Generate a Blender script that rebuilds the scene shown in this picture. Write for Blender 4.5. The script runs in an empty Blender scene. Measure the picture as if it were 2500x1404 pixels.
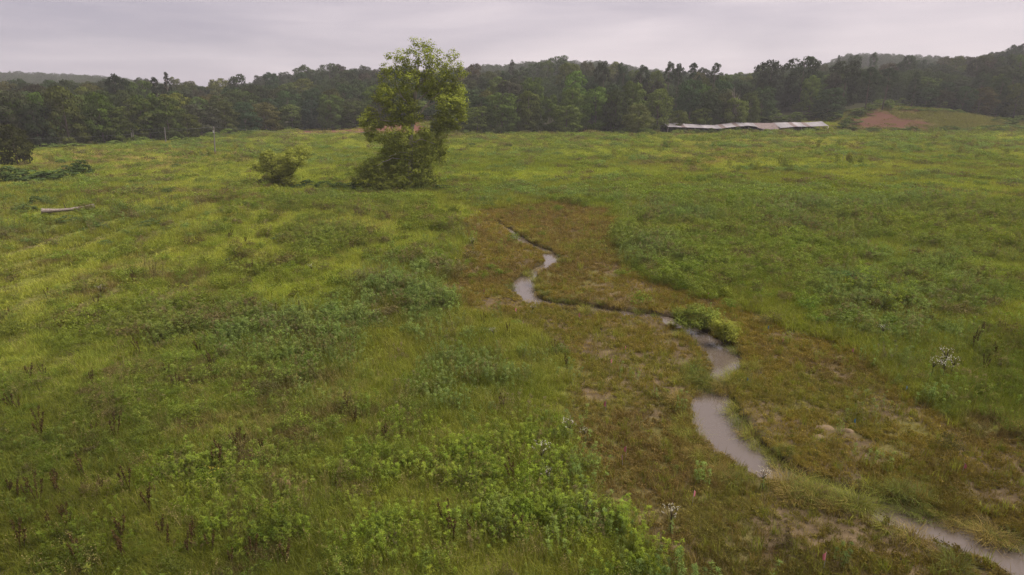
import bpy, math, random
import numpy as np
from math import sin, cos, pi, radians, atan

rng = np.random.default_rng(7)
random.seed(7)
scene = bpy.context.scene
COL = scene.collection

# ------------------------------------------------------------------ camera
H = 14.0                       # drone height over the meadow
F, CX, CY, PY0 = 1500.0, 1250.0, 702.0, 232.0
P = atan((CY - PY0) / F)
cp, sp = cos(P), sin(P)
cam_d = bpy.data.cameras.new('camera')
cam_d.sensor_width = 36.0
cam_d.lens = 36.0 * F / 2500.0
cam_d.clip_start = 0.1
cam_d.clip_end = 6000
cam = bpy.data.objects.new('camera', cam_d)
cam.location = (0, 0, H)
cam.rotation_euler = (pi / 2 - P, 0, 0)
COL.objects.link(cam)
scene.camera = cam

# ------------------------------------------------------------------ world, sun, exposure
SUN_EL, SUN_AZ = radians(60), radians(84)       # azimuth measured from +Y towards +X
SKY_STRENGTH = 0.325
w = bpy.data.worlds.new('World')
scene.world = w
w.use_nodes = True
wt = w.node_tree
wt.nodes.clear()


def N(t, typ, **kw):
    n = t.nodes.new(typ)
    for k, v in kw.items():
        setattr(n, k, v)
    return n


def build_world():
    out = N(wt, 'ShaderNodeOutputWorld')
    bg = N(wt, 'ShaderNodeBackground')
    bg.inputs['Strength'].default_value = SKY_STRENGTH
    tc = N(wt, 'ShaderNodeTexCoord')
    sky = N(wt, 'ShaderNodeTexSky', sky_type='NISHITA')
    sky.sun_disc = False
    sky.sun_elevation = SUN_EL
    sky.sun_rotation = SUN_AZ
    sk = N(wt, 'ShaderNodeVectorMath', operation='SCALE')
    sk.inputs['Scale'].default_value = 0.10
    wt.links.new(sky.outputs[0], sk.inputs[0])
    # broad cloud banks, stretched sideways
    mp = N(wt, 'ShaderNodeMapping')
    mp.inputs['Scale'].default_value = (1.6, 1.6, 9.0)
    mp.inputs['Rotation'].default_value = (0.0, radians(7), 0.0)
    mp.inputs['Location'].default_value = (1.3, 0.4, 0.2)
    wt.links.new(tc.outputs['Generated'], mp.inputs['Vector'])
    n1 = N(wt, 'ShaderNodeTexNoise')
    n1.inputs['Scale'].default_value = 1.5
    n1.inputs['Detail'].default_value = 6
    n1.inputs['Roughness'].default_value = 0.52
    n1.inputs['Distortion'].default_value = 0.4
    wt.links.new(mp.outputs[0], n1.inputs['Vector'])
    mp2 = N(wt, 'ShaderNodeMapping')
    mp2.inputs['Scale'].default_value = (3.0, 3.0, 34.0)
    mp2.inputs['Rotation'].default_value = (0.0, radians(-4), 0.0)
    wt.links.new(tc.outputs['Generated'], mp2.inputs['Vector'])
    n2 = N(wt, 'ShaderNodeTexNoise')
    n2.inputs['Scale'].default_value = 2.2
    n2.inputs['Detail'].default_value = 7
    n2.inputs['Roughness'].default_value = 0.6
    n2.inputs['Distortion'].default_value = 0.8
    wt.links.new(mp2.outputs[0], n2.inputs['Vector'])
    # thinner, brighter cloud around +Y (ahead), heavier violet cloud to the sides: slow drift with azimuth
    sep = N(wt, 'ShaderNodeSeparateXYZ')
    wt.links.new(tc.outputs['Generated'], sep.inputs[0])
    az = N(wt, 'ShaderNodeMapRange')
    az.inputs[1].default_value = -0.62
    az.inputs[2].default_value = 0.25
    az.interpolation_type = 'SMOOTHSTEP'
    wt.links.new(sep.outputs['X'], az.inputs[0])
    m1 = N(wt, 'ShaderNodeMath', operation='MULTIPLY_ADD')
    wt.links.new(n1.outputs['Fac'], m1.inputs[0])
    m1.inputs[1].default_value = 1.7
    m1.inputs[2].default_value = -0.92
    m2 = N(wt, 'ShaderNodeMath', operation='MULTIPLY_ADD')
    wt.links.new(n2.outputs['Fac'], m2.inputs[0])
    m2.inputs[1].default_value = 0.4
    wt.links.new(m1.outputs[0], m2.inputs[2])
    m3 = N(wt, 'ShaderNodeMath', operation='MULTIPLY_ADD', use_clamp=True)
    wt.links.new(az.outputs[0], m3.inputs[0])
    m3.inputs[1].default_value = 0.52
    wt.links.new(m2.outputs[0], m3.inputs[2])
    mix = N(wt, 'ShaderNodeMix', data_type='RGBA')
    wt.links.new(m3.outputs[0], mix.inputs['Factor'])
    mix.inputs[6].default_value = (0.205, 0.182, 0.216, 1)
    mix.inputs[7].default_value = (0.400, 0.347, 0.360, 1)
    mx = N(wt, 'ShaderNodeMix', data_type='RGBA')
    mx.inputs['Factor'].default_value = 0.93
    wt.links.new(sk.outputs[0], mx.inputs[6])
    wt.links.new(mix.outputs[2], mx.inputs[7])
    wt.links.new(mx.outputs[2], bg.inputs['Color'])
    wt.links.new(bg.outputs[0], out.inputs[0])


build_world()
sun_d = bpy.data.lights.new('sun', 'SUN')
sun_d.energy = 1.5
sun_d.angle = radians(44)
sun_d.color = (1.0, 0.94, 0.86)
sun = bpy.data.objects.new('sun', sun_d)
sun.rotation_euler = (pi / 2 - SUN_EL, 0, pi - SUN_AZ)
sun.location = (0, 0, 60)
COL.objects.link(sun)

scene.view_settings.view_transform = 'Standard'
scene.view_settings.look = 'None'
scene.view_settings.exposure = 2.6
scene.view_settings.gamma = 1.0
scene.view_settings.use_curve_mapping = False
cy = scene.cycles
cy.max_bounces = 5
cy.diffuse_bounces = 2
cy.glossy_bounces = 2
cy.transmission_bounces = 3
cy.volume_bounces = 0
cy.transparent_max_bounces = 4
cy.use_denoising = True
cy.denoiser = 'OPENIMAGEDENOISE'
cy.denoising_input_passes = 'RGB_ALBEDO_NORMAL'
cy.denoising_prefilter = 'NONE'

# ------------------------------------------------------------------ maths helpers


def proj(x, y, z):
    d = y * cp - (z - H) * sp
    v = y * sp + (z - H) * cp
    d = np.maximum(d, 0.01)
    return CX + F * x / d, CY - F * v / d


def ray(px, py):
    dx, dy = (px - CX) / F, (CY - py) / F
    return np.array((dx, cp + dy * sp, -sp + dy * cp))


def at(px, py, Y):
    """Point on the vertical plane y = Y seen through pixel (px, py)."""
    r = ray(px, py)
    t = Y / r[1]
    return np.array((r[0] * t, Y, H + r[2] * t))


def gpl(px, py, z=0.0):
    r = ray(px, py)
    t = (z - H) / r[2]
    return np.array((r[0] * t, r[1] * t))


def hash2(ix, iy, seed):
    h = (ix.astype(np.int64) * 374761393 + iy.astype(np.int64) * 668265263 + seed * 982451653) & 0x7fffffff
    h = ((h ^ (h >> 13)) * 1274126177) & 0x7fffffff
    h = h ^ (h >> 16)
    return (h & 0xffff) / 65535.0


def vnoise(x, y, seed=0):
    ix, iy = np.floor(x), np.floor(y)
    fx, fy = x - ix, y - iy
    fx = fx * fx * (3 - 2 * fx)
    fy = fy * fy * (3 - 2 * fy)
    a, b = hash2(ix, iy, seed), hash2(ix + 1, iy, seed)
    c, d = hash2(ix, iy + 1, seed), hash2(ix + 1, iy + 1, seed)
    return (a * (1 - fx) + b * fx) * (1 - fy) + (c * (1 - fx) + d * fx) * fy


def fbm(x, y, s, seed=0, oct=4):
    x, y = np.asarray(x, float) / s, np.asarray(y, float) / s
    v, a, tot = 0.0, 0.5, 0.0
    for o in range(oct):
        v = v + a * vnoise(x + 17.3 * o, y - 9.1 * o, seed + o)
        tot += a
        a *= 0.5
        x, y = x * 2.03, y * 2.03
    return v / tot


def sstep(a, b, x):
    t = np.clip((x - a) / (b - a), 0, 1)
    return t * t * (3 - 2 * t)


# ------------------------------------------------------------------ stream and marsh outlines (world coordinates)
_S = [(1215, 545, .25), (1245, 566, .4), (1266, 585, .75), (1300, 604, .5), (1338, 618, .6), (1350, 632, .8), (1344, 648, .6),
      (1310, 665, .55), (1285, 680, .75), (1276, 700, 1.15), (1281, 722, 1.05), (1310, 740, .75), (1400, 752, .70),
      (1512, 768, .66), (1612, 780, .72), (1685, 806, .8), (1735, 838, 1.0), (1766, 872, 1.25), (1775, 898, .85),
      (1755, 930, .55), (1738, 962, 1.0), (1742, 1005, 1.35), (1765, 1060, 1.35), (1812, 1110, 1.15), (1890, 1158, .8),
      (1985, 1195, .5), (2085, 1222, .55), (2190, 1262, .95), (2300, 1302, 1.05), (2420, 1342, 1.25), (2520, 1392, 1.4),
      (2640, 1450, 1.2)]
SP = np.array([[*gpl(a, b, -0.3), c] for a, b, c in _S])
SP[:, 2] *= 0.80


def resample(p, n):
    d = np.r_[0, np.cumsum(np.hypot(*np.diff(p[:, :2], axis=0).T))]
    t = np.linspace(0, d[-1], n)
    q = np.stack([np.interp(t, d, p[:, k]) for k in range(p.shape[1])], 1)
    for _ in range(6):
        q[1:-1] = (q[:-2] + 2 * q[1:-1] + q[2:]) / 4
    return q


SR = resample(SP, 260)


def stream_dist(x, y):
    """Signed distance to the water's edge (negative inside)."""
    sh = np.shape(x)
    x, y = np.ravel(x), np.ravel(y)
    best = np.full(x.shape, 99.0)
    near = (x > SR[:, 0].min() - 6) & (x < SR[:, 0].max() + 6) & (y > SR[:, 1].min() - 6) & (y < SR[:, 1].max() + 6)
    idx = np.nonzero(near)[0]
    for c in np.array_split(idx, max(1, len(idx) // 20000)):
        if len(c) == 0:
            continue
        d = np.hypot(x[c, None] - SR[None, :, 0], y[c, None] - SR[None, :, 1]) - SR[None, :, 2]
        best[c] = d.min(1)
    wob = (fbm(x, y, 1.1, 91, 3) - 0.5) * 0.5
    return (best + wob).reshape(sh)


MARSH = np.array([(1150, 512), (1130, 560), (1125, 625), (1098, 700), (1150, 752), (1250, 790), (1350, 830), (1398, 900),
                  (1378, 960), (1388, 1050), (1420, 1130), (1470, 1230), (1540, 1300), (1650, 1420), (1750, 1560), (3000, 1560),
                  (2900, 1100), (2500, 1075), (2350, 1050), (2240, 985), (2160, 920), (2050, 850), (1930, 795), (1790, 735),
                  (1600, 690), (1520, 620), (1490, 560), (1500, 512), (1330, 494)], float)


def in_poly(px, py, poly):
    r = np.zeros(px.shape, bool)
    n = len(poly)
    for i in range(n):
        x1, y1 = poly[i]
        x2, y2 = poly[(i + 1) % n]
        c = ((y1 > py) != (y2 > py)) & (px < (x2 - x1) * (py - y1) / (y2 - y1 + 1e-9) + x1)
        r ^= c
    return r


MW = np.array([gpl(a, b) for a, b in MARSH])


def seg_dist(x, y, poly):
    best = np.full(x.shape, 1e9)
    n = len(poly)
    for i in range(n):
        a, b = poly[i], poly[(i + 1) % n]
        ab = b - a
        t = np.clip(((x - a[0]) * ab[0] + (y - a[1]) * ab[1]) / (ab @ ab + 1e-9), 0, 1)
        best = np.minimum(best, np.hypot(x - a[0] - t * ab[0], y - a[1] - t * ab[1]))
    return best


def marsh(x, y):
    x, y = np.asarray(x, float), np.asarray(y, float)
    am = np.clip(y * .07, .9, 5)
    wx = x + (fbm(x, y, 3, 31, 3) - .5) * am
    wy = y + (fbm(x, y, 3, 57, 3) - .5) * am
    s = np.where(in_poly(wx, wy, MW), 1, -1) * seg_dist(wx, wy, MW)
    return sstep(-0.4, 0.4, s)


def ells(x, y, lst, edge=0.35, seed=3):
    """Union of soft ellipses drawn on the ground, given by their outline as (px, py, rx, ry) and strength."""
    x, y = np.asarray(x, float), np.asarray(y, float)
    am = np.clip(y * .085, 1.2, 6)
    wx = x + (fbm(x, y, 4, seed, 3) - .5) * am
    wy = y + (fbm(x, y, 4, seed + 9, 3) - .5) * am
    m = np.zeros(x.shape)
    for a, b, rx, ry, s in lst:
        c = gpl(a, b)
        e1 = gpl(a + rx, b)[0] - c[0]
        e2 = (gpl(a, max(b - ry, 320))[1] - gpl(a, b + ry)[1]) / 2
        sl = c[0] / c[1]
        dy = wy - c[1]
        dx = wx - c[0] - sl * dy
        r = np.sqrt((dx / e1) ** 2 + (dy / e2) ** 2)
        m = np.maximum(m, s * (1 - sstep(1 - edge, 1 + edge, r)))
    return m


# ------------------------------------------------------------------ terrain
IX = np.array
E_PX = IX([-900, 0, 250, 420, 600, 700, 1050, 1200, 1600, 1800, 2000, 2100, 2200, 2450, 2600, 3400])
E_D = IX([150, 168, 186, 205, 232, 252, 252, 236, 236, 252, 262, 276, 284, 284, 278, 262])
K_PX = IX([1500, 1700, 1850, 2000, 2100, 2170, 2300, 2400, 2480, 2600, 2900])
K_Z = IX([0, .8, 2.2, 5.2, 8.0, 9.0, 7.6, 5.0, 3.2, 2.0, 1.0])
R_PX = IX([600, 690, 850, 950, 1050, 1150, 1270])
R_Z = IX([0, .0, .75, 2.8, 4.6, 3.4, 0])
B_PX = IX([-900, 0, 100, 200, 300, 420, 500, 600, 700, 800, 950, 1150, 1250, 1360, 1460, 1550, 1650, 1750, 1800, 1960, 2060, 2140, 2230, 2320, 2400, 2500, 2900, 3400])
B_Y = IX([186, 190, 190, 190, 192, 194, 200, 192, 172, 162, 160, 168, 162, 150, 158, 166, 166, 170, 172, 150, 153, 160, 152, 142, 128, 110, 90, 90])
W_PX = IX([-900, 0, 150, 300, 420, 600, 1050, 1150, 1250, 1350, 1460, 1560, 1700, 1950, 2060, 2250, 2350, 2600, 3400])
W_Y = IX([172, 176, 181, 190, 205, 215, 190, 166, 160, 153, 157, 168, 190, 180, 140, 144, 150, 150, 150])


def terrain(x, y):
    x, y = np.asarray(x, float), np.asarray(y, float)
    ys = np.maximum(y, 1.0)
    px = np.clip(CX + F / cp * x / ys, -900, 3400)
    ed = np.interp(px, E_PX, E_D)
    back = 500.0
    yb = np.interp(px, B_PX, B_Y)
    zb = H + (PY0 - yb) / F * back * 0.99 - 19.0
    s = np.clip((ys - ed - 6) / (back - ed), 0, 1.15)
    z = np.maximum(zb, 2.0) * s
    z = z + np.interp(px, K_PX, K_Z) * sstep(240, 280, ys) * (1 - sstep(300, 480, ys))
    z = z + np.interp(px, R_PX, R_Z) * sstep(231, 250, ys) * (1 - sstep(260, 420, ys))
    z2 = H + (PY0 - np.interp(px, W_PX, W_Y)) / F * 880.0 - 16.0
    k2 = sstep(560, 860, ys)
    z = z * (1 - k2) + np.maximum(z2, 4.0) * k2
    far = sstep(30, 120, ys)
    z = z + (fbm(x, y, 30, 5, 3) - .5) * (0.5 + .5 * far) + (fbm(x, y, 5, 8, 3) - .5) * 0.16
    return z


def ground_z(x, y):
    z = terrain(x, y)
    near = np.asarray(y) < 110
    if np.any(near):
        m = marsh(x, y)
        z = z * (1 - .8 * m) - 0.10 * m
        d = stream_dist(x, y)
        z = np.where(d < 1.2, z * sstep(0.0, 1.2, d) + (1 - sstep(0.0, 1.2, d)) * -0.02, z)
        z = z - 0.75 * (1 - sstep(-.25, .30, d))
    return z


def hit(px, py):
    """Where the view ray through a pixel of the photograph meets the terrain."""
    r = ray(px, py)
    t = np.linspace(12, 620, 2400)
    X, Y, Z = r[0] * t, r[1] * t, H + r[2] * t
    b = np.nonzero(Z <= terrain(X, Y))[0]
    i = b[0] if len(b) else len(t) - 1
    x, y = X[i], Y[i]
    return np.array((x, y, float(ground_z(np.array([x]), np.array([y]))[0])))


# ------------------------------------------------------------------ mesh helpers


def np_mesh(name, verts, faces, mat=None, smooth=False, var=None, mats=None, midx=None):
    me = bpy.data.meshes.new(name)
    verts = np.asarray(verts, np.float32)
    if isinstance(faces, np.ndarray):
        groups = [faces]
    else:
        groups = [f for f in faces if len(f)]
    loops = np.concatenate([f.ravel() for f in groups]).astype(np.int32)
    tot = np.concatenate([np.full(len(f), f.shape[1]) for f in groups]).astype(np.int32)
    start = np.r_[0, np.cumsum(tot)[:-1]].astype(np.int32)
    me.vertices.add(len(verts))
    me.vertices.foreach_set('co', verts.ravel())
    me.loops.add(len(loops))
    me.loops.foreach_set('vertex_index', loops)
    me.polygons.add(len(tot))
    me.polygons.foreach_set('loop_start', start)
    if smooth:
        me.polygons.foreach_set('use_smooth', np.ones(len(tot), bool))
    if var is not None:
        at_ = me.attributes.new('leafvar', 'FLOAT', 'POINT')
        at_.data.foreach_set('value', np.asarray(var, np.float32))
    for m in (mats or ([mat] if mat else [])):
        me.materials.append(m)
    if midx is not None:
        me.polygons.foreach_set('material_index', np.asarray(midx, np.int32))
    me.update(calc_edges=True)
    return me


class MB:
    """Collects shapes; build() links them as one mesh object."""

    def __init__(s):
        s.v, s.f4, s.f3, s.n, s.var = [], [], [], 0, []

    def add(s, v, f, var=1.0):
        v = np.asarray(v, float).reshape(-1, 3)
        f = np.asarray(f, int)
        (s.f4 if f.shape[1] == 4 else s.f3).append(f + s.n)
        s.v.append(v)
        s.var.append(np.broadcast_to(np.asarray(var, float), (len(v),)))
        s.n += len(v)
        return s

    def tube(s, pts, rad, k=6, cap=True, var=1.0):
        pts = np.asarray(pts, float)
        rad = np.broadcast_to(np.asarray(rad, float), (len(pts),))
        tg = np.gradient(pts, axis=0)
        tg /= np.linalg.norm(tg, axis=1)[:, None] + 1e-9
        ref = np.where(np.abs(tg[:, 2:3]) > .9, [[1., 0, 0]], [[0, 0, 1.]])
        a = np.cross(tg, ref)
        a /= np.linalg.norm(a, axis=1)[:, None] + 1e-9
        b = np.cross(tg, a)
        th = np.linspace(0, 2 * pi, k, endpoint=False)
        ring = pts[:, None] + rad[:, None, None] * (a[:, None] * np.cos(th)[None, :, None] + b[:, None] * np.sin(th)[None, :, None])
        n = len(pts)
        f = [(i * k + j, i * k + (j + 1) % k, (i + 1) * k + (j + 1) % k, (i + 1) * k + j) for i in range(n - 1) for j in range(k)]
        s.add(ring, f, var)
        if cap:
            for e in (0, n - 1):
                c = s.n
                fan = [(j, (j + 1) % k, k) for j in range(k)]
                s.add(np.vstack([ring[e], pts[e]]), fan, var)
        return s

    def box(s, c, size, rot=(0, 0, 0)):
        c, h = np.asarray(c, float), np.asarray(size, float) / 2
        v = np.array([(x, y, z) for x in (-1, 1) for y in (-1, 1) for z in (-1, 1)]) * h
        v = v @ rotm(*rot).T + c
        s.add(v, [(0, 1, 3, 2), (4, 6, 7, 5), (0, 4, 5, 1), (2, 3, 7, 6), (0, 2, 6, 4), (1, 5, 7, 3)])
        return s

    def mesh(s, name, mat, smooth=False):
        fs = []
        if s.f4:
            fs.append(np.concatenate(s.f4))
        if s.f3:
            fs.append(np.concatenate(s.f3))
        return np_mesh(name, np.concatenate(s.v), fs, mat, smooth, np.concatenate(s.var))

    def build(s, name, mat, parent=None, smooth=False):
        return link(name, s.mesh(name, mat, smooth), parent)


def rotm(rx, ry, rz):
    a, b, c = cos(rx), cos(ry), cos(rz)
    d, e, f = sin(rx), sin(ry), sin(rz)
    X = np.array(((1, 0, 0), (0, a, -d), (0, d, a)))
    Y = np.array(((b, 0, e), (0, 1, 0), (-e, 0, b)))
    Z = np.array(((c, -f, 0), (f, c, 0), (0, 0, 1)))
    return Z @ Y @ X


def link(name, data, parent=None):
    o = bpy.data.objects.new(name, data)
    COL.objects.link(o)
    if parent is not None:
        o.parent = parent
    return o


def tag(o, label=None, cat=None, group=None, kind=None):
    for k, v in (('label', label), ('category', cat), ('group', group), ('kind', kind)):
        if v:
            o[k] = v
    return o


def empty(name, loc, rz=0.0, label=None, cat=None, group=None):
    o = link(name, None)
    o.location = loc
    o.rotation_euler = (0, 0, rz)
    o.empty_display_size = 0.3
    return tag(o, label, cat, group)


def unit(v):
    return v / (np.linalg.norm(v, axis=-1, keepdims=True) + 1e-9)


def rdir(n, r=rng):
    return unit(r.normal(size=(n, 3)))


def leaves(c, nrm, ln, wd, r=rng, along=None, fold=0.0):
    """Rhombic leaves: centres c, facing nrm, length ln, width wd."""
    n = len(c)
    nrm = unit(nrm)
    a = rdir(n, r) if along is None else np.asarray(along, float)
    a = unit(a - (a * nrm).sum(1, keepdims=True) * nrm)
    b = np.cross(nrm, a)
    ln = np.broadcast_to(ln, (n,))[:, None] * .5
    wd = np.broadcast_to(wd, (n,))[:, None] * .5
    v = np.stack([c - a * ln, c + b * wd - nrm * ln * fold, c + a * ln, c - b * wd - nrm * ln * fold], 1).reshape(-1, 3)
    f = np.arange(4 * n).reshape(n, 4)
    return v, f


def blades(base, az, h, wd, lean, r=rng, bend=.6):
    """Grass blades: two quads and a tip triangle worth of curve, returned as quads."""
    n = len(base)
    d = np.stack([np.cos(az), np.sin(az), 0 * az], 1)
    s = np.stack([-np.sin(az), np.cos(az), 0 * az], 1)
    tw = r.uniform(-.9, .9, n)[:, None]
    s = unit(s + d * tw)
    up = np.array((0, 0, 1.))
    h, wd, lean = h[:, None], wd[:, None], lean[:, None]
    p1 = base + up * h * .55 + d * lean * h * .28
    p2 = base + up * h * (1 - .25 * lean * bend) + d * lean * h
    v = np.stack([base - s * wd * .5, base + s * wd * .5, p1 + s * wd * .45, p1 - s * wd * .45, p2 + s * wd * .1, p2 - s * wd * .1], 1).reshape(-1, 3)
    i = np.arange(n)[:, None] * 6
    f = np.concatenate([i + np.array([[0, 1, 2, 3]]), i + np.array([[3, 2, 4, 5]])])
    return v, f


# ------------------------------------------------------------------ materials


def foliage_mat(name, source, sat=1.0, trans=0.28, gloss=0.0):
    m = bpy.data.materials.new(name)
    m.use_nodes = True
    t = m.node_tree
    t.nodes.clear()
    out = N(t, 'ShaderNodeOutputMaterial')
    if source == 'instance':
        c = N(t, 'ShaderNodeAttribute', attribute_type='INSTANCER', attribute_name='tint')
        co = c.outputs['Color']
    else:
        c = N(t, 'ShaderNodeObjectInfo')
        co = c.outputs['Color']
    lv = N(t, 'ShaderNodeAttribute', attribute_type='GEOMETRY', attribute_name='leafvar')
    sc = N(t, 'ShaderNodeVectorMath', operation='SCALE')
    t.links.new(co, sc.inputs[0])
    t.links.new(lv.outputs['Fac'], sc.inputs['Scale'])
    d = N(t, 'ShaderNodeBsdfDiffuse')
    t.links.new(sc.outputs[0], d.inputs['Color'])
    tr = N(t, 'ShaderNodeBsdfTranslucent')
    ty = N(t, 'ShaderNodeVectorMath', operation='MULTIPLY')
    ty.inputs[1].default_value = (1.15, 1.25, .55)
    t.links.new(sc.outputs[0], ty.inputs[0])
    t.links.new(ty.outputs[0], tr.inputs['Color'])
    mx = N(t, 'ShaderNodeMixShader')
    mx.inputs[0].default_value = trans
    t.links.new(d.outputs[0], mx.inputs[1])
    t.links.new(tr.outputs[0], mx.inputs[2])
    last = mx
    if gloss:
        g = N(t, 'ShaderNodeBsdfGlossy')
        g.inputs['Roughness'].default_value = .45
        g.inputs['Color'].default_value = (.8, .8, .8, 1)
        m2 = N(t, 'ShaderNodeMixShader')
        m2.inputs[0].default_value = gloss
        t.links.new(mx.outputs[0], m2.inputs[1])
        t.links.new(g.outputs[0], m2.inputs[2])
        last = m2
    t.links.new(last.outputs[0], out.inputs[0])
    return m


def simple_mat(name, c1, c2=None, scale=4.0, rough=.85, bump=0.0, stretch=(1, 1, 1), detail=5, metal=0.0):
    m = bpy.data.materials.new(name)
    m.use_nodes = True
    t = m.node_tree
    b = t.nodes['Principled BSDF']
    b.inputs['Roughness'].default_value = rough
    b.inputs['Metallic'].default_value = metal
    b.inputs['Specular IOR Level'].default_value = .3 if rough < .85 else .04
    tc = N(t, 'ShaderNodeTexCoord')
    mp = N(t, 'ShaderNodeMapping')
    mp.inputs['Scale'].default_value = stretch
    t.links.new(tc.outputs['Object'], mp.inputs[0])
    n = N(t, 'ShaderNodeTexNoise')
    n.inputs['Scale'].default_value = scale
    n.inputs['Detail'].default_value = detail
    n.inputs['Roughness'].default_value = .65
    t.links.new(mp.outputs[0], n.inputs['Vector'])
    r = N(t, 'ShaderNodeMapRange')
    r.inputs[1].default_value, r.inputs[2].default_value = .32, .68
    t.links.new(n.outputs['Fac'], r.inputs[0])
    mx = N(t, 'ShaderNodeMix', data_type='RGBA')
    mx.inputs[6].default_value = (*c1, 1)
    mx.inputs[7].default_value = (*(c2 or c1), 1)
    t.links.new(r.outputs[0], mx.inputs['Factor'])
    t.links.new(mx.outputs[2], b.inputs['Base Color'])
    if bump:
        bp = N(t, 'ShaderNodeBump')
        bp.inputs['Strength'].default_value = bump
        bp.inputs['Distance'].default_value = .05
        t.links.new(n.outputs['Fac'], bp.inputs['Height'])
        t.links.new(bp.outputs[0], b.inputs['Normal'])
    return m


M_INST = foliage_mat('meadow_leaf', 'instance', trans=.38)
M_LEAF = foliage_mat('tree_leaf', 'object', trans=.22)
M_LEAFG = foliage_mat('glossy_tree_leaf', 'object', trans=.25, gloss=.03)
M_BARK = simple_mat('bark', (.06, .045, .035), (.12, .095, .075), 6, .9, .4, (1, 1, .25))
M_PALE = simple_mat('pale_bark', (.14, .12, .09), (.42, .38, .32), 3.2, .8, .2, (1, 1, .5))
M_DEAD = simple_mat('dead_wood', (.13, .105, .09), (.24, .21, .19), 5, .9, .3, (1, 1, .3))
M_LOG = simple_mat('weathered_log', (.10, .080, .068), (.21, .172, .148), 2.5, .9, .4, (3, .4, 3))
M_POLE = simple_mat('pole_wood', (.12, .11, .095), (.20, .18, .155), 3, .9, .2, (6, 6, .4))
M_TIN = simple_mat('weathered_tin', (.17, .150, .157), (.27, .245, .255), .8, .6, .1, (1, 1, 1))
def vary(m, lo, hi):
    t = m.node_tree
    b = t.nodes['Principled BSDF']
    src = b.inputs['Base Color'].links[0].from_socket
    oi = N(t, 'ShaderNodeObjectInfo')
    mr = N(t, 'ShaderNodeMapRange')
    mr.inputs[3].default_value, mr.inputs[4].default_value = lo, hi
    t.links.new(oi.outputs['Random'], mr.inputs[0])
    sc = N(t, 'ShaderNodeVectorMath', operation='SCALE')
    t.links.new(src, sc.inputs[0])
    t.links.new(mr.outputs[0], sc.inputs['Scale'])
    t.links.new(sc.outputs[0], b.inputs['Base Color'])


vary(M_TIN, .52, .92)
M_RUST = simple_mat('rusty_tin', (.06, .038, .034), (.13, .095, .09), 1.2, .8, .2)
M_PLANK = simple_mat('grey_plank', (.11, .09, .085), (.19, .16, .15), 2, .9, .2, (6, 6, .5))
M_REDWOOD = simple_mat('red_board', (.11, .05, .04), (.17, .09, .075), 1.4, .9, .2)
M_DARK = simple_mat('dark_board', (.035, .03, .028), (.07, .06, .055), 1.5, .95)
M_STALK = simple_mat('brown_seed_stalk', (.034, .021, .008), (.062, .039, .015), 20, .95)
M_PINK = simple_mat('pink_flagging', (.42, .13, .14), (.48, .17, .19), 5, .9)
M_ORANGE = simple_mat('orange_flagging', (.75, .14, .08), (.80, .2, .1), 5, .6)
M_BLUE = simple_mat('blue_flagging', (.05, .16, .28), (.06, .20, .32), 5, .6)
M_WIRE = simple_mat('flag_wire', (.25, .24, .23), None, 5, .5)
M_WHITE = simple_mat('white_petal', (.25, .23, .18), (.34, .32, .26), 8, .8)
M_YELLOW = simple_mat('yellow_petal', (.34, .30, .04), (.40, .34, .05), 8, .9)
M_STAKE = simple_mat('pale_stake', (.36, .31, .27), (.46, .40, .35), 5, .8)
M_CABLE = simple_mat('cable', (.10, .10, .10), (.16, .16, .16), 5, .6)
M_SAND = simple_mat('tan_sand', (.10, .072, .042), (.15, .108, .066), 3, .95, .3)
M_TWIG = simple_mat('wet_twig', (.03, .022, .014), (.06, .045, .028), 8, .9)


# ------------------------------------------------------------------ ground
DRY = [(330, 385, 260, 18, .8), (300, 398, 200, 16, .7), (820, 560, 70, 10, .4), (760, 505, 90, 16, .55), (1880, 355, 200, 18, .5),
       (1680, 395, 170, 16, .6), (2330, 480, 260, 14, .35), (700, 640, 90, 14, .5), (330, 655, 90, 20, .5), (100, 690, 160, 40, .45),
       (560, 1040, 130, 30, .6), (640, 1130, 70, 30, .7), (620, 1300, 80, 35, .6), (1650, 330, 120, 4, .9), (230, 1120, 60, 14, .5),
       (2420, 1060, 120, 16, .6), (400, 615, 60, 10, .4), (850, 960, 70, 30, .45), (2230, 780, 80, 16, .35), (1420, 1230, 70, 30, .3),
       (560, 380, 70, 8, .8), (460, 385, 50, 6, .8)]
DARKFORB = [(330, 830, 330, 75, 1), (520, 800, 240, 50, 1), (120, 960, 180, 70, .8), (300, 960, 130, 70, 1), (760, 850, 130, 50, .7),
            (170, 1090, 200, 60, .55), (640, 900, 140, 50, .7), (470, 760, 190, 28, .8), (770, 590, 130, 28, 1), (700, 670, 70, 22, .9),
            (1130, 900, 110, 85, 1), (1060, 930, 40, 50, .6), (1240, 950, 100, 40, .7), (1030, 750, 90, 34, .9), (940, 720, 60, 26, .8),
            (1950, 600, 420, 70, .95), (1700, 640, 200, 70, .9), (1560, 570, 110, 50, 1), (2100, 530, 520, 46, .95), (1800, 480, 260, 26, .95),
            (2250, 680, 380, 70, .8), (2400, 560, 260, 50, .95), (1480, 470, 110, 26, .85), (2330, 860, 230, 60, .7), (2420, 940, 130, 60, .9),
            (820, 500, 180, 26, .55), (1080, 560, 110, 50, .6), (1010, 640, 90, 40, .55), (940, 620, 60, 24, .4), (1180, 470, 110, 14, .5),
            (2080, 790, 110, 26, .5), (120, 440, 140, 10, .9), (620, 1260, 150, 60, .4), (1300, 870, 60, 30, .4)]
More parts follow.
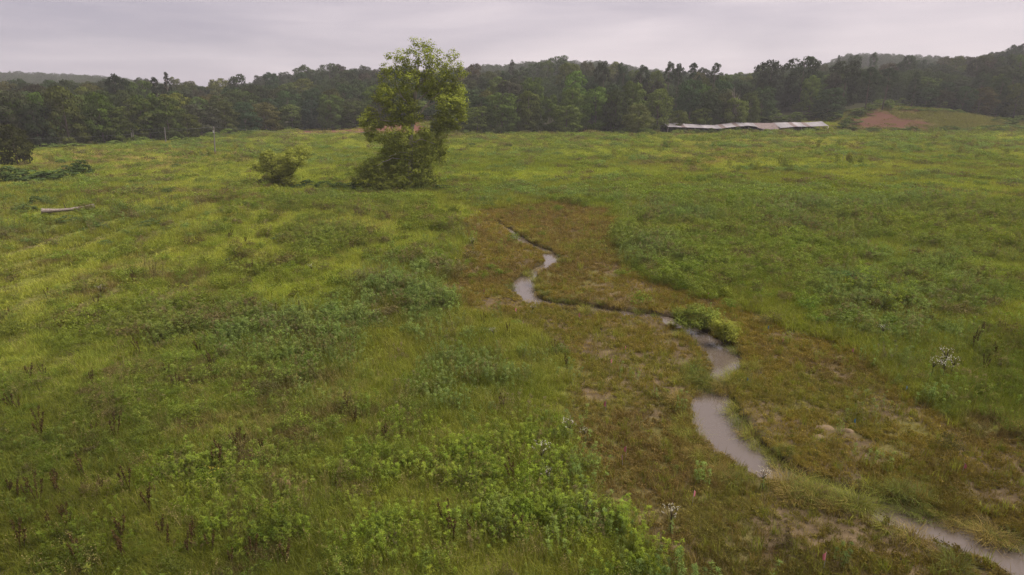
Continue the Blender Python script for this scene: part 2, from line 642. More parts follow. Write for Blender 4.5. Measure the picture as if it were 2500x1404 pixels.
BRIGHT = [(1200, 1090, 190, 90, .9), (1080, 1180, 240, 90, .75), (1350, 1290, 240, 100, 1), (1060, 1330, 200, 80, .8), (1500, 1380, 150, 60, .9),
          (480, 1190, 120, 70, .9), (420, 1310, 170, 70, .8), (690, 1300, 80, 60, .7), (1210, 830, 130, 34, .5), (900, 860, 70, 30, .35),
          (1180, 640, 50, 24, .4), (2090, 720, 110, 40, .6), (160, 1330, 150, 60, .6), (1000, 1060, 120, 40, .5)]
LUSH = [(740, 690, 150, 40, .8), (430, 720, 160, 30, .4), (980, 960, 180, 60, .6), (700, 380, 330, 40, .7), (1300, 390, 340, 44, .8),
        (820, 760, 130, 34, .7), (1450, 800, 60, 40, .5), (350, 560, 250, 36, .5), (1300, 960, 90, 40, .6), (1560, 1300, 100, 80, .7),
        (2000, 460, 300, 26, .5), (1000, 420, 250, 26, .5)]
CORNER_SHADE = [(60, 1330, 420, 190, 1), (420, 1400, 500, 90, .9), (60, 1080, 300, 120, .7), (2350, 1260, 420, 170, .9), (1980, 1390, 420, 90, .8), (2500, 900, 120, 90, .6)]  # lower corners and right edge: vignette-like shade painted into the plant colours
TRACK = [(1590, 1250, 60, 26, 1), (1640, 1320, 60, 40, 1), (1690, 1390, 60, 36, 1), (1500, 1195, 60, 22, .8), (2000, 1050, 90, 24, .7),
         (1560, 930, 90, 60, .8), (1480, 850, 90, 26, .7), (1420, 1000, 50, 70, .5), (2270, 1110, 140, 24, .7), (2200, 1190, 160, 30, .5),
         (2090, 860, 30, 20, .7), (1250, 650, 80, 24, .4), (1500, 690, 90, 20, .5)]
RED_R = [(2160, 286, 46, 18, 1), (2120, 302, 60, 10, 1), (2215, 305, 70, 10, .95), (2180, 296, 60, 8, .9), (2220, 269, 55, 6, .9), (2380, 297, 40, 5, .6)]


def red_earth(x, y):
    n2 = fbm(x, y, 4, 42)
    col = np.clip(CX + F / cp * x / np.maximum(y, 1), -900, 3400)
    redm = sstep(1060, 1010, col) * sstep(670, 740, col) * sstep(227, 231, y) * (1 - sstep(252, 256, y))
    redr = np.zeros(x.shape)
    for a, b, rx, ry, s in RED_R:
        c0 = KN.get((a, b))
        if c0 is None:
            c0 = KN[(a, b)] = hit(a, b)
        ex = rx / F * c0[1]
        r = np.sqrt(((x - c0[0]) / ex) ** 2 + ((y - c0[1]) / (ry * .9)) ** 2)
        redr = np.maximum(redr, s * (1 - sstep(.5, 1.3, r + (n2 - .5) * 1.2)))
    return np.clip(np.maximum(redm * (.7 + .5 * n2), redr * (y > 225)), 0, 1)


def ground_colour(x, y):
    px, py = proj(x, y, 0 * x)
    m = marsh(x, y)
    n1, n2, n3 = fbm(x, y, 18, 41), fbm(x, y, 4, 42), fbm(x, y, 1.1, 43)
    green = np.array((.095, .100, .020))
    brown = np.array((.085, .062, .035))
    c = green + (brown - green) * sstep(.42, .72, .5 * n1 + .5 * n2)[..., None]
    soil = np.array((.080, .058, .034)) * (.6 + .9 * n3)[..., None]
    moss = np.array((.075, .066, .022))
    ms = soil + (moss - soil) * sstep(.45, .6, .6 * n2 + .4 * n3)[..., None]
    bare = ells(x, y, TRACK, .5, 77)
    ms = ms + (np.array((.160, .112, .068)) - ms) * (bare * sstep(.46, .66, n3 * .7 + n2 * .3) * .30)[..., None]
    c = c + (ms - c) * m[..., None]
    d = stream_dist(x, y)
    c = c * (1 - .62 * (1 - sstep(.05, .75, d)))[..., None]
    red = red_earth(x, y) * (.75 + .9 * n3) * (.75 + .6 * n2)
    red = np.clip(red, 0, 1)
    col = np.clip(CX + F / cp * x / np.maximum(y, 1), -900, 3400)
    redc = np.where((col < 1200)[..., None], np.array((.105, .050, .038)), np.array((.072, .036, .026)))
    c = c + (redc - c) * np.clip(red, 0, 1)[..., None]
    slope = sstep(2040, 2100, col) * sstep(238, 246, y) * (1 - red) * (y < 290)
    c = c + (np.array((.105, .098, .030)) - c) * (slope * .8)[..., None]
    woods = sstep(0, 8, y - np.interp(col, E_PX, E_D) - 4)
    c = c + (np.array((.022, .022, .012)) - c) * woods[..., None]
    return c


KN = {}


def axis(a, b, step, lo, hi, grow, mx):
    c = list(np.arange(a, b, step))
    s, v = step, c[-1]
    while v < hi:
        s = min(s * grow, mx)
        v += s
        c.append(v)
        if v > 330 and mx < 12:
            mx = 30
    s, v, l = step, c[0], []
    while v > lo:
        s = min(s * grow, 12 if v > -330 else 30)
        v -= s
        l.append(v)
    return np.array(l[::-1] + c)


def build_ground():
    xs = axis(SR[:, 0].min() - 1.5, 21, .2, -1200, 1200, 1.07, 4.5)
    ys = axis(15, SR[:, 1].max() + 2, .2, -260, 1300, 1.045, 2.2)
    X, Y = np.meshgrid(xs, ys)
    Z = ground_z(X, Y)
    nx, ny = len(xs), len(ys)
    v = np.stack([X, Y, Z], -1).reshape(-1, 3)
    i = (np.arange(ny - 1)[:, None] * nx + np.arange(nx - 1)[None]).ravel()
    f = np.stack([i, i + 1, i + nx + 1, i + nx], 1)
    m = bpy.data.materials.new('meadow_soil')
    m.use_nodes = True
    t = m.node_tree
    b = t.nodes['Principled BSDF']
    b.inputs['Roughness'].default_value = .95
    b.inputs['Specular IOR Level'].default_value = 0.0
    a = N(t, 'ShaderNodeAttribute', attribute_type='GEOMETRY', attribute_name='groundcol')
    tc = N(t, 'ShaderNodeTexCoord')
    n = N(t, 'ShaderNodeTexNoise')
    n.inputs['Scale'].default_value = 5.0
    n.inputs['Detail'].default_value = 8
    n.inputs['Roughness'].default_value = .7
    t.links.new(tc.outputs['Object'], n.inputs['Vector'])
    r = N(t, 'ShaderNodeMapRange')
    r.inputs[1].default_value, r.inputs[2].default_value = .3, .7
    r.inputs[3].default_value, r.inputs[4].default_value = .55, 1.45
    t.links.new(n.outputs['Fac'], r.inputs[0])
    s = N(t, 'ShaderNodeVectorMath', operation='SCALE')
    t.links.new(a.outputs['Color'], s.inputs[0])
    t.links.new(r.outputs[0], s.inputs['Scale'])
    t.links.new(s.outputs[0], b.inputs['Base Color'])
    bp = N(t, 'ShaderNodeBump')
    bp.inputs['Strength'].default_value = .6
    bp.inputs['Distance'].default_value = .06
    t.links.new(n.outputs['Fac'], bp.inputs['Height'])
    t.links.new(bp.outputs[0], b.inputs['Normal'])
    me = np_mesh('ground', v, f, m, True)
    c = ground_colour(X, Y).reshape(-1, 3)
    at_ = me.attributes.new('groundcol', 'FLOAT_COLOR', 'POINT')
    at_.data.foreach_set('color', np.c_[c, np.ones(len(c))].astype(np.float32).ravel())
    tag(link('ground', me), kind='structure', label='rough grassy valley floor rising to wooded hills')


build_ground()


def build_water():
    q = SR
    tg = unit(np.gradient(q[:, :2], axis=0))
    nrm = np.stack([-tg[:, 1], tg[:, 0]], 1)
    k = 7
    u = np.linspace(-1, 1, k)
    p = q[:, None, :2] + nrm[:, None] * (u[None, :, None] * (q[:, None, 2:3] + .45))
    v = np.concatenate([p, np.full((len(q), k, 1), -.28)], 2).reshape(-1, 3)
    i = (np.arange(len(q) - 1)[:, None] * k + np.arange(k - 1)[None]).ravel()
    f = np.stack([i, i + 1, i + k + 1, i + k], 1)
    m = bpy.data.materials.new('muddy_water')
    m.use_nodes = True
    t = m.node_tree
    b = t.nodes['Principled BSDF']
    b.inputs['Base Color'].default_value = (.072, .056, .044, 1)
    b.inputs['Roughness'].default_value = .10
    b.inputs['IOR'].default_value = 1.85
    tc = N(t, 'ShaderNodeTexCoord')
    n = N(t, 'ShaderNodeTexNoise')
    n.inputs['Scale'].default_value = 5
    n.inputs['Detail'].default_value = 3
    t.links.new(tc.outputs['Object'], n.inputs['Vector'])
    bp = N(t, 'ShaderNodeBump')
    bp.inputs['Strength'].default_value = .18
    bp.inputs['Distance'].default_value = .02
    t.links.new(n.outputs['Fac'], bp.inputs['Height'])
    t.links.new(bp.outputs[0], b.inputs['Normal'])
    tag(link('stream_water', np_mesh('stream_water', v, f, m, True)), kind='structure', label='muddy meandering stream through brown marsh')


build_water()

# ------------------------------------------------------------------ plant prototypes (geometry-node stuff)


def proto_grass(seed, n, rad, h, wd, lean):
    r = np.random.default_rng(seed)
    b = np.c_[r.normal(0, rad * .5, (n, 2)), np.full(n, -.04)]
    v, f = blades(b, r.uniform(0, 2 * pi, n), h * r.uniform(.45, 1.1, n), wd * r.uniform(.7, 1.3, n), lean * r.uniform(.2, 1.4, n), r)
    return v, f, np.repeat(r.uniform(.6, 1.4, n), 6)


def proto_upright(seed, ns, rad, h, nl, ll, top=0.5):
    """Leafy upright stems: leaves spiral up each stem, crowding into a rosette at the top."""
    r = np.random.default_rng(seed)
    V, Fq, A, o = [], [], [], 0
    for k in range(ns):
        b = np.array((*r.normal(0, rad * .5, 2), 0))
        hh = h * r.uniform(.65, 1.1)
        ln = r.normal(0, .10, 2)
        t = np.concatenate([r.uniform(.2, .95, int(nl * (1 - top))), r.uniform(.9, 1.0, nl - int(nl * (1 - top)))])
        az = r.uniform(0, 2 * pi, nl)
        c = b + np.c_[ln[0] * t * hh, ln[1] * t * hh, t * hh]
        d = np.stack([np.cos(az), np.sin(az), r.uniform(-.1, .55, nl) + (t > .93) * .35], 1)
        d = unit(d)
        L = ll * (1.1 - .3 * t) * r.uniform(.6, 1.25, nl)
        up = np.array((0, 0, 1.)) + r.normal(0, .25, (nl, 3))
        v, f = leaves(c + d * L[:, None] * .5, up, L, L * .19, r, along=d)
        V.append(v)
        Fq.append(f + o)
        o += len(v)
        g = r.uniform(.8, 1.15)
        A.append(np.repeat(g * r.uniform(.75, 1.25, nl) * (.8 + .35 * t), 4))
        sv = np.array([b + (-.006, 0, 0), b + (.006, 0, 0), b + (ln[0] * hh + .004, ln[1] * hh, hh), b + (ln[0] * hh - .004, ln[1] * hh, hh)])
        V.append(sv)
        Fq.append(np.arange(4)[None] + o)
        o += 4
        A.append(np.full(4, .7))
    return np.concatenate(V), np.concatenate(Fq), np.concatenate(A)


def proto_mound(seed, n, rad, h, ll, asp=.4):
    """Bushy mound: small leaves in lumps over a dome."""
    r = np.random.default_rng(seed)
    nl = 9
    th = r.uniform(0, 2 * pi, nl)
    rr = rad * np.sqrt(r.uniform(0, 1, nl)) * .8
    lc = np.c_[rr * np.cos(th), rr * np.sin(th), h * (1 - .55 * (rr / rad) ** 2) * r.uniform(.35, .8, nl)]
    lr = rad * r.uniform(.28, .5, nl)
    k = r.integers(0, nl, n)
    d = rdir(n, r)
    d[:, 2] = np.abs(d[:, 2]) * 1.0 - .25
    d = unit(d)
    c = lc[k] + d * lr[k][:, None] * r.uniform(.55, 1.1, (n, 1)) * np.array((1, 1, .85))
    c[:, 2] = np.maximum(c[:, 2], .03)
    L = ll * r.uniform(.6, 1.3, n)
    v, f = leaves(c, d + .7 * rdir(n, r), L, L * asp, r)
    return v, f, np.repeat(r.uniform(.7, 1.3, n) * (.85 + .3 * c[:, 2] / h), 4)


def proto_tussock(seed, n, rad, h, wd):
    r = np.random.default_rng(seed)
    b = np.c_[r.normal(0, rad * .35, (n, 2)), np.full(n, -.05)]
    az = np.arctan2(b[:, 1], b[:, 0]) + r.normal(0, .7, n)
    v, f = blades(b, az, h * r.uniform(.5, 1.1, n), wd * r.uniform(.7, 1.3, n), r.uniform(.35, 1.25, n), r, bend=1.3)
    return v, f, np.repeat(r.uniform(.6, 1.35, n), 6)


def proto_seed(seed):
    """A few tall dry grass culms with small seed heads."""
    r = np.random.default_rng(seed)
    n = 8
    b = np.c_[r.normal(0, .16, (n, 2)), np.zeros(n)]
    az, h, ln = r.uniform(0, 6.28, n), r.uniform(.7, 1.15, n), r.uniform(.1, .4, n)
    v, f = blades(b, az, h, np.full(n, .009), ln, r)
    tip = b + np.c_[np.cos(az) * ln * h, np.sin(az) * ln * h, h * (1 - .15 * ln)]
    k = np.repeat(np.arange(n), 6)
    c = tip[k] + r.normal(0, 1, (6 * n, 3)) * (.02, .02, .06)
    v2, f2 = leaves(c, rdir(6 * n, r), .05, .02, r)
    return np.concatenate([v, v2]), np.concatenate([f, f2 + len(v)]), np.r_[np.repeat(r.uniform(.6, 1.2, n), 6), np.repeat(r.uniform(.7, 1.3, 6 * n), 4)]


def stuff(name, label, protos, pts, scl, rot, idx, tint):
    """One object of kind stuff: points that carry instanced prototypes."""
    c = bpy.data.collections.new(name + '_kinds')
    for i, (v, f, a) in enumerate(protos):
        o = bpy.data.objects.new('%s_clump.%03d' % (name, i), np_mesh(name + '_clump', v, f, M_INST, False, a))
        c.objects.link(o)
    me = bpy.data.meshes.new(name)
    me.vertices.add(len(pts))
    me.vertices.foreach_set('co', np.asarray(pts, np.float32).ravel())
    for nm, ty, key, val in (('scl', 'FLOAT_VECTOR', 'vector', scl), ('rot', 'FLOAT_VECTOR', 'vector', rot), ('idx', 'INT', 'value', idx),
                             ('tint', 'FLOAT_COLOR', 'color', np.c_[tint, np.ones(len(pts))])):
        a = me.attributes.new(nm, ty, 'POINT')
        a.data.foreach_set(key, np.asarray(val, np.int32 if ty == 'INT' else np.float32).ravel())
    o = link(name, me)
    tag(o, label, kind='stuff')
    g = bpy.data.node_groups.new(name, 'GeometryNodeTree')
    g.interface.new_socket('Geometry', in_out='INPUT', socket_type='NodeSocketGeometry')
    g.interface.new_socket('Geometry', in_out='OUTPUT', socket_type='NodeSocketGeometry')
    gi, go = g.nodes.new('NodeGroupInput'), g.nodes.new('NodeGroupOutput')
    ip = g.nodes.new('GeometryNodeInstanceOnPoints')
    ci = g.nodes.new('GeometryNodeCollectionInfo')
    ci.inputs['Collection'].default_value = c
    ci.inputs['Separate Children'].default_value = True
    ci.inputs['Reset Children'].default_value = True
    g.links.new(gi.outputs[0], ip.inputs['Points'])
    g.links.new(ci.outputs[0], ip.inputs['Instance'])
    ip.inputs['Pick Instance'].default_value = True

    def na(nm, ty):
        n = g.nodes.new('GeometryNodeInputNamedAttribute')
        n.data_type = ty
        n.inputs['Name'].default_value = nm
        return n.outputs['Attribute']
    g.links.new(na('idx', 'INT'), ip.inputs['Instance Index'])
    er = g.nodes.new('FunctionNodeEulerToRotation')
    g.links.new(na('rot', 'FLOAT_VECTOR'), er.inputs[0])
    g.links.new(er.outputs[0], ip.inputs['Rotation'])
    g.links.new(na('scl', 'FLOAT_VECTOR'), ip.inputs['Scale'])
    g.links.new(ip.outputs[0], go.inputs[0])
    md = o.modifiers.new('scatter', 'NODES')
    md.node_group = g
    return o


def scatter_pts(n, d0, d1, power, spread=1.02):
    """n points over the view wedge, area density falling as distance**-power."""
    e = 2 - power
    u = rng.uniform(0, 1, n)
    d = (d0 ** e + u * (d1 ** e - d0 ** e)) ** (1 / e)
    t = rng.uniform(-spread, spread, n)
    return d * t, d


_f1, _f2 = gpl(0, 677), gpl(190, 611)
FD = unit(_f2 - _f1)


def furrow(x, y):
    s = (x * -FD[1] + y * FD[0])
    s = s + (fbm(x, y, 14, 66, 3) - .5) * 2.5
    m = ells(x, y, [(230, 620, 330, 150, 1), (0, 700, 250, 100, 1), (350, 520, 350, 60, .7)], .5, 12)
    return .5 + .5 * np.sin(s * 2 * pi / 4.4), m


def fields(x, y):
    r = {}
    r['m'] = marsh(x, y)
    r['d'] = stream_dist(x, y)
    r['dry'] = ells(x, y, DRY, .5, 21)
    r['dark'] = ells(x, y, DARKFORB, .45, 22)
    r['bright'] = ells(x, y, BRIGHT, .45, 23)
    r['lush'] = ells(x, y, LUSH, .5, 24)
    r['corner_shade'] = ells(x, y, CORNER_SHADE, .7, 29)
    r['bare'] = ells(x, y, TRACK, .5, 77)
    r['n1'] = fbm(x, y, 22, 101)
    r['n2'] = fbm(x, y, 6, 102)
    r['n3'] = fbm(x, y, 1.6, 103)
    r['n4'] = fbm(x, y, 9, 104)
    r['col'] = np.clip(CX + F / cp * x / np.maximum(y, 1), -900, 3400)
    r['edge'] = np.interp(r['col'], E_PX, E_D)
    return r


def mixc(c, d, t):
    return c + (np.asarray(d) - c) * np.clip(t, 0, 1)[:, None]


C_GREEN = np.array((.212, .224, .037))
C_YEL = np.array((.232, .228, .044))
C_TAN = np.array((.265, .182, .088))
C_RED = np.array((.150, .098, .052))
C_DEEP = np.array((.150, .175, .030))
C_MARSH = np.array((.222, .158, .036))
C_MARSHB = np.array((.175, .116, .042))
C_MARSHG = np.array((.170, .155, .028))
C_FORB = np.array((.128, .158, .028))
C_BLUE = np.array((.120, .156, .042))
C_BRI = np.array((.172, .212, .024))


def grass_tint(f, n):
    c = np.tile(C_GREEN, (n, 1))
    c = mixc(c, C_YEL, sstep(.42, .64, f['n4']) * .6)
    c = mixc(c, C_DEEP, sstep(.50, .68, f['n2']) * .55)
    c = mixc(c, C_BRI, f['lush'] * .5)
    c = mixc(c, C_TAN, f['dry'] * sstep(.38, .6, .5 * f['n2'] + .5 * f['n3']) * 1.1)
    c = mixc(c, C_RED, sstep(.54, .68, .45 * f['n2'] + .55 * f['n3']) * .75 * (1 - f['lush']))
    c = mixc(c, C_FORB, f['dark'] * .5)
    mm = np.tile(C_MARSH, (n, 1))
    mm = mixc(mm, C_MARSHB, sstep(.42, .62, f['n2']))
    mm = mixc(mm, C_MARSHG, sstep(.54, .68, f['n3']) * .55)
    c = mixc(c, mm, f['m'])
    c = c * rng.uniform(.88, 1.13, n)[:, None] * (1 + rng.normal(0, .03, (n, 3))) * (.84 + .34 * sstep(.36, .64, f['n1']))[:, None]
    c = c * (1 - .42 * f['corner_shade'])[:, None]  # corner darkening multiplied into the grass tint
    return np.clip(c, .004, 1)


def make_meadow():
    x, y = scatter_pts(230000, 13.0, 292, 1.2)
    f = fields(x, y)
    n = len(x)
    px, py = proj(x, y, 0 * x)
    fu, fm = furrow(x, y)
    keep = (f['d'] > .16) & (y < f['edge'] + 3)
    dens = 1 - .80 * f['m']
    dens *= 1 - .75 * fm * (fu < .34)
    dens *= 1 - np.where(f['col'] < 1200, .99, .96) * red_earth(x, y)
    shed = (f['col'] > 1600) & (f['col'] < 2060) & (y > 205) & (y < 236)
    dens *= np.where(f['m'] > .5, sstep(.30, .52, .5 * f['n2'] + .5 * f['n3']) * .9 + .25, 1)
    keep &= rng.uniform(0, 1, n) < dens
    x, y = x[keep], y[keep]
    fu, fm = fu[keep], fm[keep]
    f = {k: v[keep] for k, v in f.items()}
    n = len(x)
    t = grass_tint(f, n)
    band = np.digitize(y, [32, 80])
    t = mixc(t, (.125, .115, .034), sstep(2030, 2090, f['col']) * sstep(234, 242, y))
    idx = band * 4 + rng.integers(0, 4, n)
    t = t * (1 - .6 * fm * (1 - sstep(.15, .60, fu)))[:, None]  # trough shade painted into the tint; low grass alone stays as bright
    hs = (.38 + .60 * f['n2'] + .60 * f['n3']) * rng.uniform(.7, 1.3, n)
    hs *= 1 - .52 * f['m']
    hs *= np.where(shed[keep], .40, 1)
    hs *= 1 + .35 * f['dark'] - .25 * f['dry']
    hs *= 1 - .75 * fm * (1 - fu)
    bank = (1 - sstep(.3, 1.3, f['d'])) * f['m']
    hs *= 1 + .10 * bank
    ws = rng.uniform(.8, 1.25, n) * np.where(band == 0, .85 + y / 110, np.where(band == 1, .7 + y / 130, .55 + y / 240)) * (1 - .25 * f['m'])
    sh = (rng.uniform(0, 1, n) < .05 * (1 - .7 * f['corner_shade'])) & (band < 2)
    idx[sh] = 12 + rng.integers(0, 2, sh.sum())
    t[sh] = np.array((.190, .155, .062)) * rng.uniform(.7, 1.2, (sh.sum(), 1))
    scl = np.c_[ws, ws, hs]
    rot = np.c_[rng.normal(0, .14, (n, 2)), rng.uniform(0, 2 * pi, n)]
    pts = np.c_[x, y, ground_z(x, y)]
    P_ = [proto_grass(10 + i, 38, .28, .52, .014, .6) for i in range(4)]
    P_ += [proto_grass(20 + i, 46, .50, .56, .024, .6) for i in range(4)]
    P_ += [proto_grass(30 + i, 60, 1.0, .60, .045, .6) for i in range(4)]
    P_ += [proto_seed(36 + i) for i in range(2)]
    stuff('meadow_grass', 'green and tan grass growing over the whole valley floor', P_, pts, scl, rot, idx, t)


def make_marsh_growth():
    """Low mossy plants and sedge in the brown flats by the stream."""
    x, y = scatter_pts(190000, 13.0, 104, 1.05)
    m = marsh(x, y)
    k = m > .4
    x, y = x[k], y[k]
    f = fields(x, y)
    k = (f['d'] > .1) & (rng.uniform(0, 1, len(x)) < ((.30 + .70 * sstep(.34, .54, .3 * f['n2'] + .7 * f['n3'])) * (1 - .40 * f['bare'])))
    x, y = x[k], y[k]
    f = {a: b[k] for a, b in f.items()}
    n = len(x)
    c = np.tile(np.array((.180, .134, .032)), (n, 1))
    c = mixc(c, (.142, .098, .036), sstep(.40, .6, f['n2']) * .9)
    c = mixc(c, (.140, .140, .028), sstep(.57, .70, f['n4']) * .6 + (rng.uniform(0, 1, n) < .08))
    c *= rng.uniform(.7, 1.25, n)[:, None] * (1 - .35 * f['corner_shade'])[:, None]
    idx = rng.integers(0, 6, n)
    s = rng.uniform(.6, 1.3, n) * (.8 + y / 90)
    tall = (rng.uniform(0, 1, n) < .055) & (f['d'] > .3)
    idx[tall] = rng.integers(3, 6, tall.sum())
    c[tall] = np.where(rng.uniform(0, 1, (tall.sum(), 1)) < .7, [[.185, .190, .032]], [[.20, .14, .05]]) * rng.uniform(.7, 1.2, (tall.sum(), 1))
    hz = np.where(tall, rng.uniform(1.6, 2.6, n), rng.uniform(.7, 1.4, n))
    P_ = [proto_mound(40 + i, 60, .17, .13, .06, .45) for i in range(3)] + [proto_grass(45 + i, 22, .2, .26, .013, .8) for i in range(3)]
    stuff('marsh_growth', 'low brown and green marsh plants on the flats beside the stream', P_, np.c_[x, y, ground_z(x, y)],
          np.c_[s, s, s * hz], np.c_[np.zeros((n, 2)), rng.uniform(0, 6.28, n)], idx, c)


def make_forbs():
    x, y = scatter_pts(120000, 13.0, 250, 1.12)
    f = fields(x, y)
    n = len(x)
    px, py = proj(x, y, 0 * x)
    pd = np.maximum(f['dark'] * sstep(.30, .52, f['n2'] * .6 + f['n3'] * .4) * 1.0, .26 * sstep(.46, .66, f['n3'] * .6 + f['n2'] * .4) + .05)
    fu_, fm_ = furrow(x, y)
    pb = f['bright'] * sstep(.42, .60, .4 * f['n2'] + .6 * f['n3']) * .66
    p = np.clip(pd + pb, 0, 1) * (1 - .94 * f['m'])
    farcut = np.where(y > 110, .55, 1) * (1 - red_earth(x, y)) * (1 - .8 * sstep(236, 242, y) * (f['col'] > 2030))
    keep = (rng.uniform(0, 1, n) < p * farcut * (1 - .8 * fm_ * (fu_ < .6))) & (f['d'] > .5) & (y < f['edge'] - 2)
    x, y = x[keep], y[keep]
    pb, pd = pb[keep], pd[keep]
    f = {a: b[keep] for a, b in f.items()}
    n = len(x)
    bright = rng.uniform(0, 1, n) < pb / (pb + pd + 1e-6)
    c = np.tile(C_FORB, (n, 1))
    c = mixc(c, C_BLUE, sstep(.42, .6, f['n4']))
    c = mixc(c, (.135, .150, .024), sstep(.50, .60, f['n1']) * .6)
    c = mixc(c, (.115, .080, .045), (rng.uniform(0, 1, n) < .10 + .25 * sstep(.55, .7, f['n3'])) * .75)
    k3 = sstep(.35, .65, f['n3'])[bright][:, None]
    c[bright] = C_BRI * .92 * (1 - k3) + np.array((.134, .170, .024)) * k3
    c *= rng.uniform(.82, 1.18, n)[:, None] * (1 + rng.normal(0, .04, (n, 3))) * (1 - .42 * f['corner_shade'])[:, None]
    near, mid = y < 34, (y >= 34) & (y < 85)
    upr = rng.uniform(0, 1, n) < np.where(bright, .72, np.where(f['n4'] > .5, .75, .25))
    idx = np.where(near, np.where(upr, 0, 4), np.where(mid, np.where(upr, 8, 11), 14)) + 0
    idx = idx + np.where(near, rng.integers(0, 4, n), rng.integers(0, 3, n))
    s = rng.uniform(.5, 1.35, n) * (.6 + .45 * f['n2'] + .35 * f['n3']) * np.where(near, 1, np.where(mid, 1.0 + (y - 34) / 110, 1.0 + (y - 85) / 160))
    hz = rng.uniform(.8, 1.2, n) * np.where(y > 85, .8, 1)
    P_ = [proto_upright(60 + i, 6, .60, .82, 60, .105) for i in range(4)]
    P_ += [proto_mound(70 + i, 620, .48, .70, .060, .30) for i in range(4)]
    P_ += [proto_upright(80 + i, 8, .62, 1.0, 46, .14) for i in range(3)]
    P_ += [proto_mound(90 + i, 420, .70, .82, .105, .36) for i in range(3)]
    P_ += [proto_mound(100 + i, 260, 1.15, .85, .20, .42) for i in range(3)]
    stuff('leafy_weeds', 'dense patches of leafy green weeds among the meadow grass', P_, np.c_[x, y, ground_z(x, y) - .03],
          np.c_[s, s, s * hz], np.c_[rng.normal(0, .15, (n, 2)), rng.uniform(0, 6.28, n)], idx, c)


make_meadow()
make_marsh_growth()
make_forbs()

# ------------------------------------------------------------------ tree crowns


def crown_mesh(name, seed, kind, n, leaf=.06, mat=None):
    """A crown in a unit box: width 1, height 1, standing on z = 0."""
    r = np.random.default_rng(seed)
    L = {'round': 40, 'tall': 36, 'broad': 46, 'pine': 46, 'openpine': 18, 'bush': 14}[kind]
    t = (np.arange(L) + r.uniform(0, 1, L)) / L
    if kind == 'round':
        pr = .5 * np.clip(1 - np.abs((t - .45) / .60) ** 2.6, 0, 1) ** .5
    elif kind == 'broad':
        pr = .5 * np.clip(1 - np.abs((t - .40) / .63) ** 2.4, 0, 1) ** .5
    elif kind == 'tall':
        pr = .5 * np.clip(1 - np.abs((t - .36) / .68) ** 2.0, 0, 1) ** .5
    elif kind == 'bush':
        pr = .5 * np.clip(1 - t ** 2, 0, 1) ** .5
    else:
        pr = .5 * np.clip(1.02 - t, 0, 1) ** (.75 if kind == 'pine' else .45)
    az = np.arange(L) * 2.399 + r.normal(0, .5, L)
    rr = pr * r.uniform(.45, .82, L)
    if kind == 'openpine':
        t = .45 + .52 * t
        rr = pr * r.uniform(.3, 1.0, L)
    lc = np.c_[rr * np.cos(az), rr * np.sin(az), t * .90 + .02]
    lr = r.uniform(.13, .215, L) * np.clip(.70 + .6 * pr, .4, 1.05)
    sq = np.array((1, 1, .50 if kind != 'bush' else .8))
    if kind == 'pine':
        lr = r.uniform(.08, .15, L) * (1.15 - .6 * t)
        sq = np.array((1.35, 1.35, .40))
    if kind == 'openpine':
        lr = r.uniform(.085, .15, L)
        sq = np.array((1.3, 1.3, .42))
    wgt = lr ** 2
    k = r.choice(L, n, p=wgt / wgt.sum())
    d = rdir(n, r)
    outv = lc[k] * np.array((1, 1, .35)) + np.array((0, 0, .22))
    flip = (d * outv).sum(1) < -.25
    d[flip] *= -1
    c = lc[k] + d * sq * (lr[k] * r.uniform(.62, 1.08, n))[:, None]
    ins = np.zeros(n, bool)
    for j in range(L):
        q = (c - lc[j]) / (sq * lr[j])
        ins |= ((q * q).sum(1) < .42) & (k != j)
    c, d, k = c[~ins], d[~ins], k[~ins]
    n = len(c)
    c[:, 2] = np.clip(c[:, 2], .0, 1.0)
    ll = leaf * r.uniform(.6, 1.35, n)
    lv = r.uniform(.82, 1.18, L)[k] * r.uniform(.72, 1.28, n)
    v, f = leaves(c, d + .5 * rdir(n, r), ll, ll * .72, r)
    return np_mesh(name, v, f, mat or M_LEAF, False, np.repeat(lv, 4))


def trunk_mesh(name, seed, mat, bare=False):
    """Unit trunk: height 1, a few limbs."""
    r = np.random.default_rng(seed)
    b = MB()
    z = np.linspace(0, .92, 7)
    p = np.c_[np.cumsum(r.normal(0, .008, 7)), np.cumsum(r.normal(0, .008, 7)), z]
    b.tube(p, .022 * (1.08 - z), 7)
    for i in range(9 if not bare else 16):
        a, zz = r.uniform(0, 6.28), r.uniform(.3, .85)
        q = np.array([np.interp(zz, z, p[:, 0]), np.interp(zz, z, p[:, 1]), zz])
        ln = r.uniform(.12, .26) * (1.2 - zz)
        d = np.array((cos(a), sin(a), r.uniform(.5, 1.3)))
        b.tube([q, q + d * ln * .5, q + d * ln + (0, 0, ln * .2)], [.010 * (1.2 - zz), .006, .002], 5)
    return b.mesh(name, mat)


CROWNS = {}
for kd, cnt, nn, lf in (('round', 6, 4200, .050), ('tall', 5, 4000, .050), ('broad', 5, 4600, .046), ('pine', 3, 3200, .045),
                        ('openpine', 3, 1700, .045), ('bush', 5, 1300, .075)):
    CROWNS[kd] = [crown_mesh(kd + '_crown', 200 + 13 * i + len(kd), kd, nn, lf) for i in range(cnt)]
TRUNKS = [trunk_mesh('trunk', 300 + i, M_BARK) for i in range(3)]
TRUNKP = trunk_mesh('trunk', 310, M_DEAD)
BARE = trunk_mesh('bare_trunk', 320, M_DEAD, True)


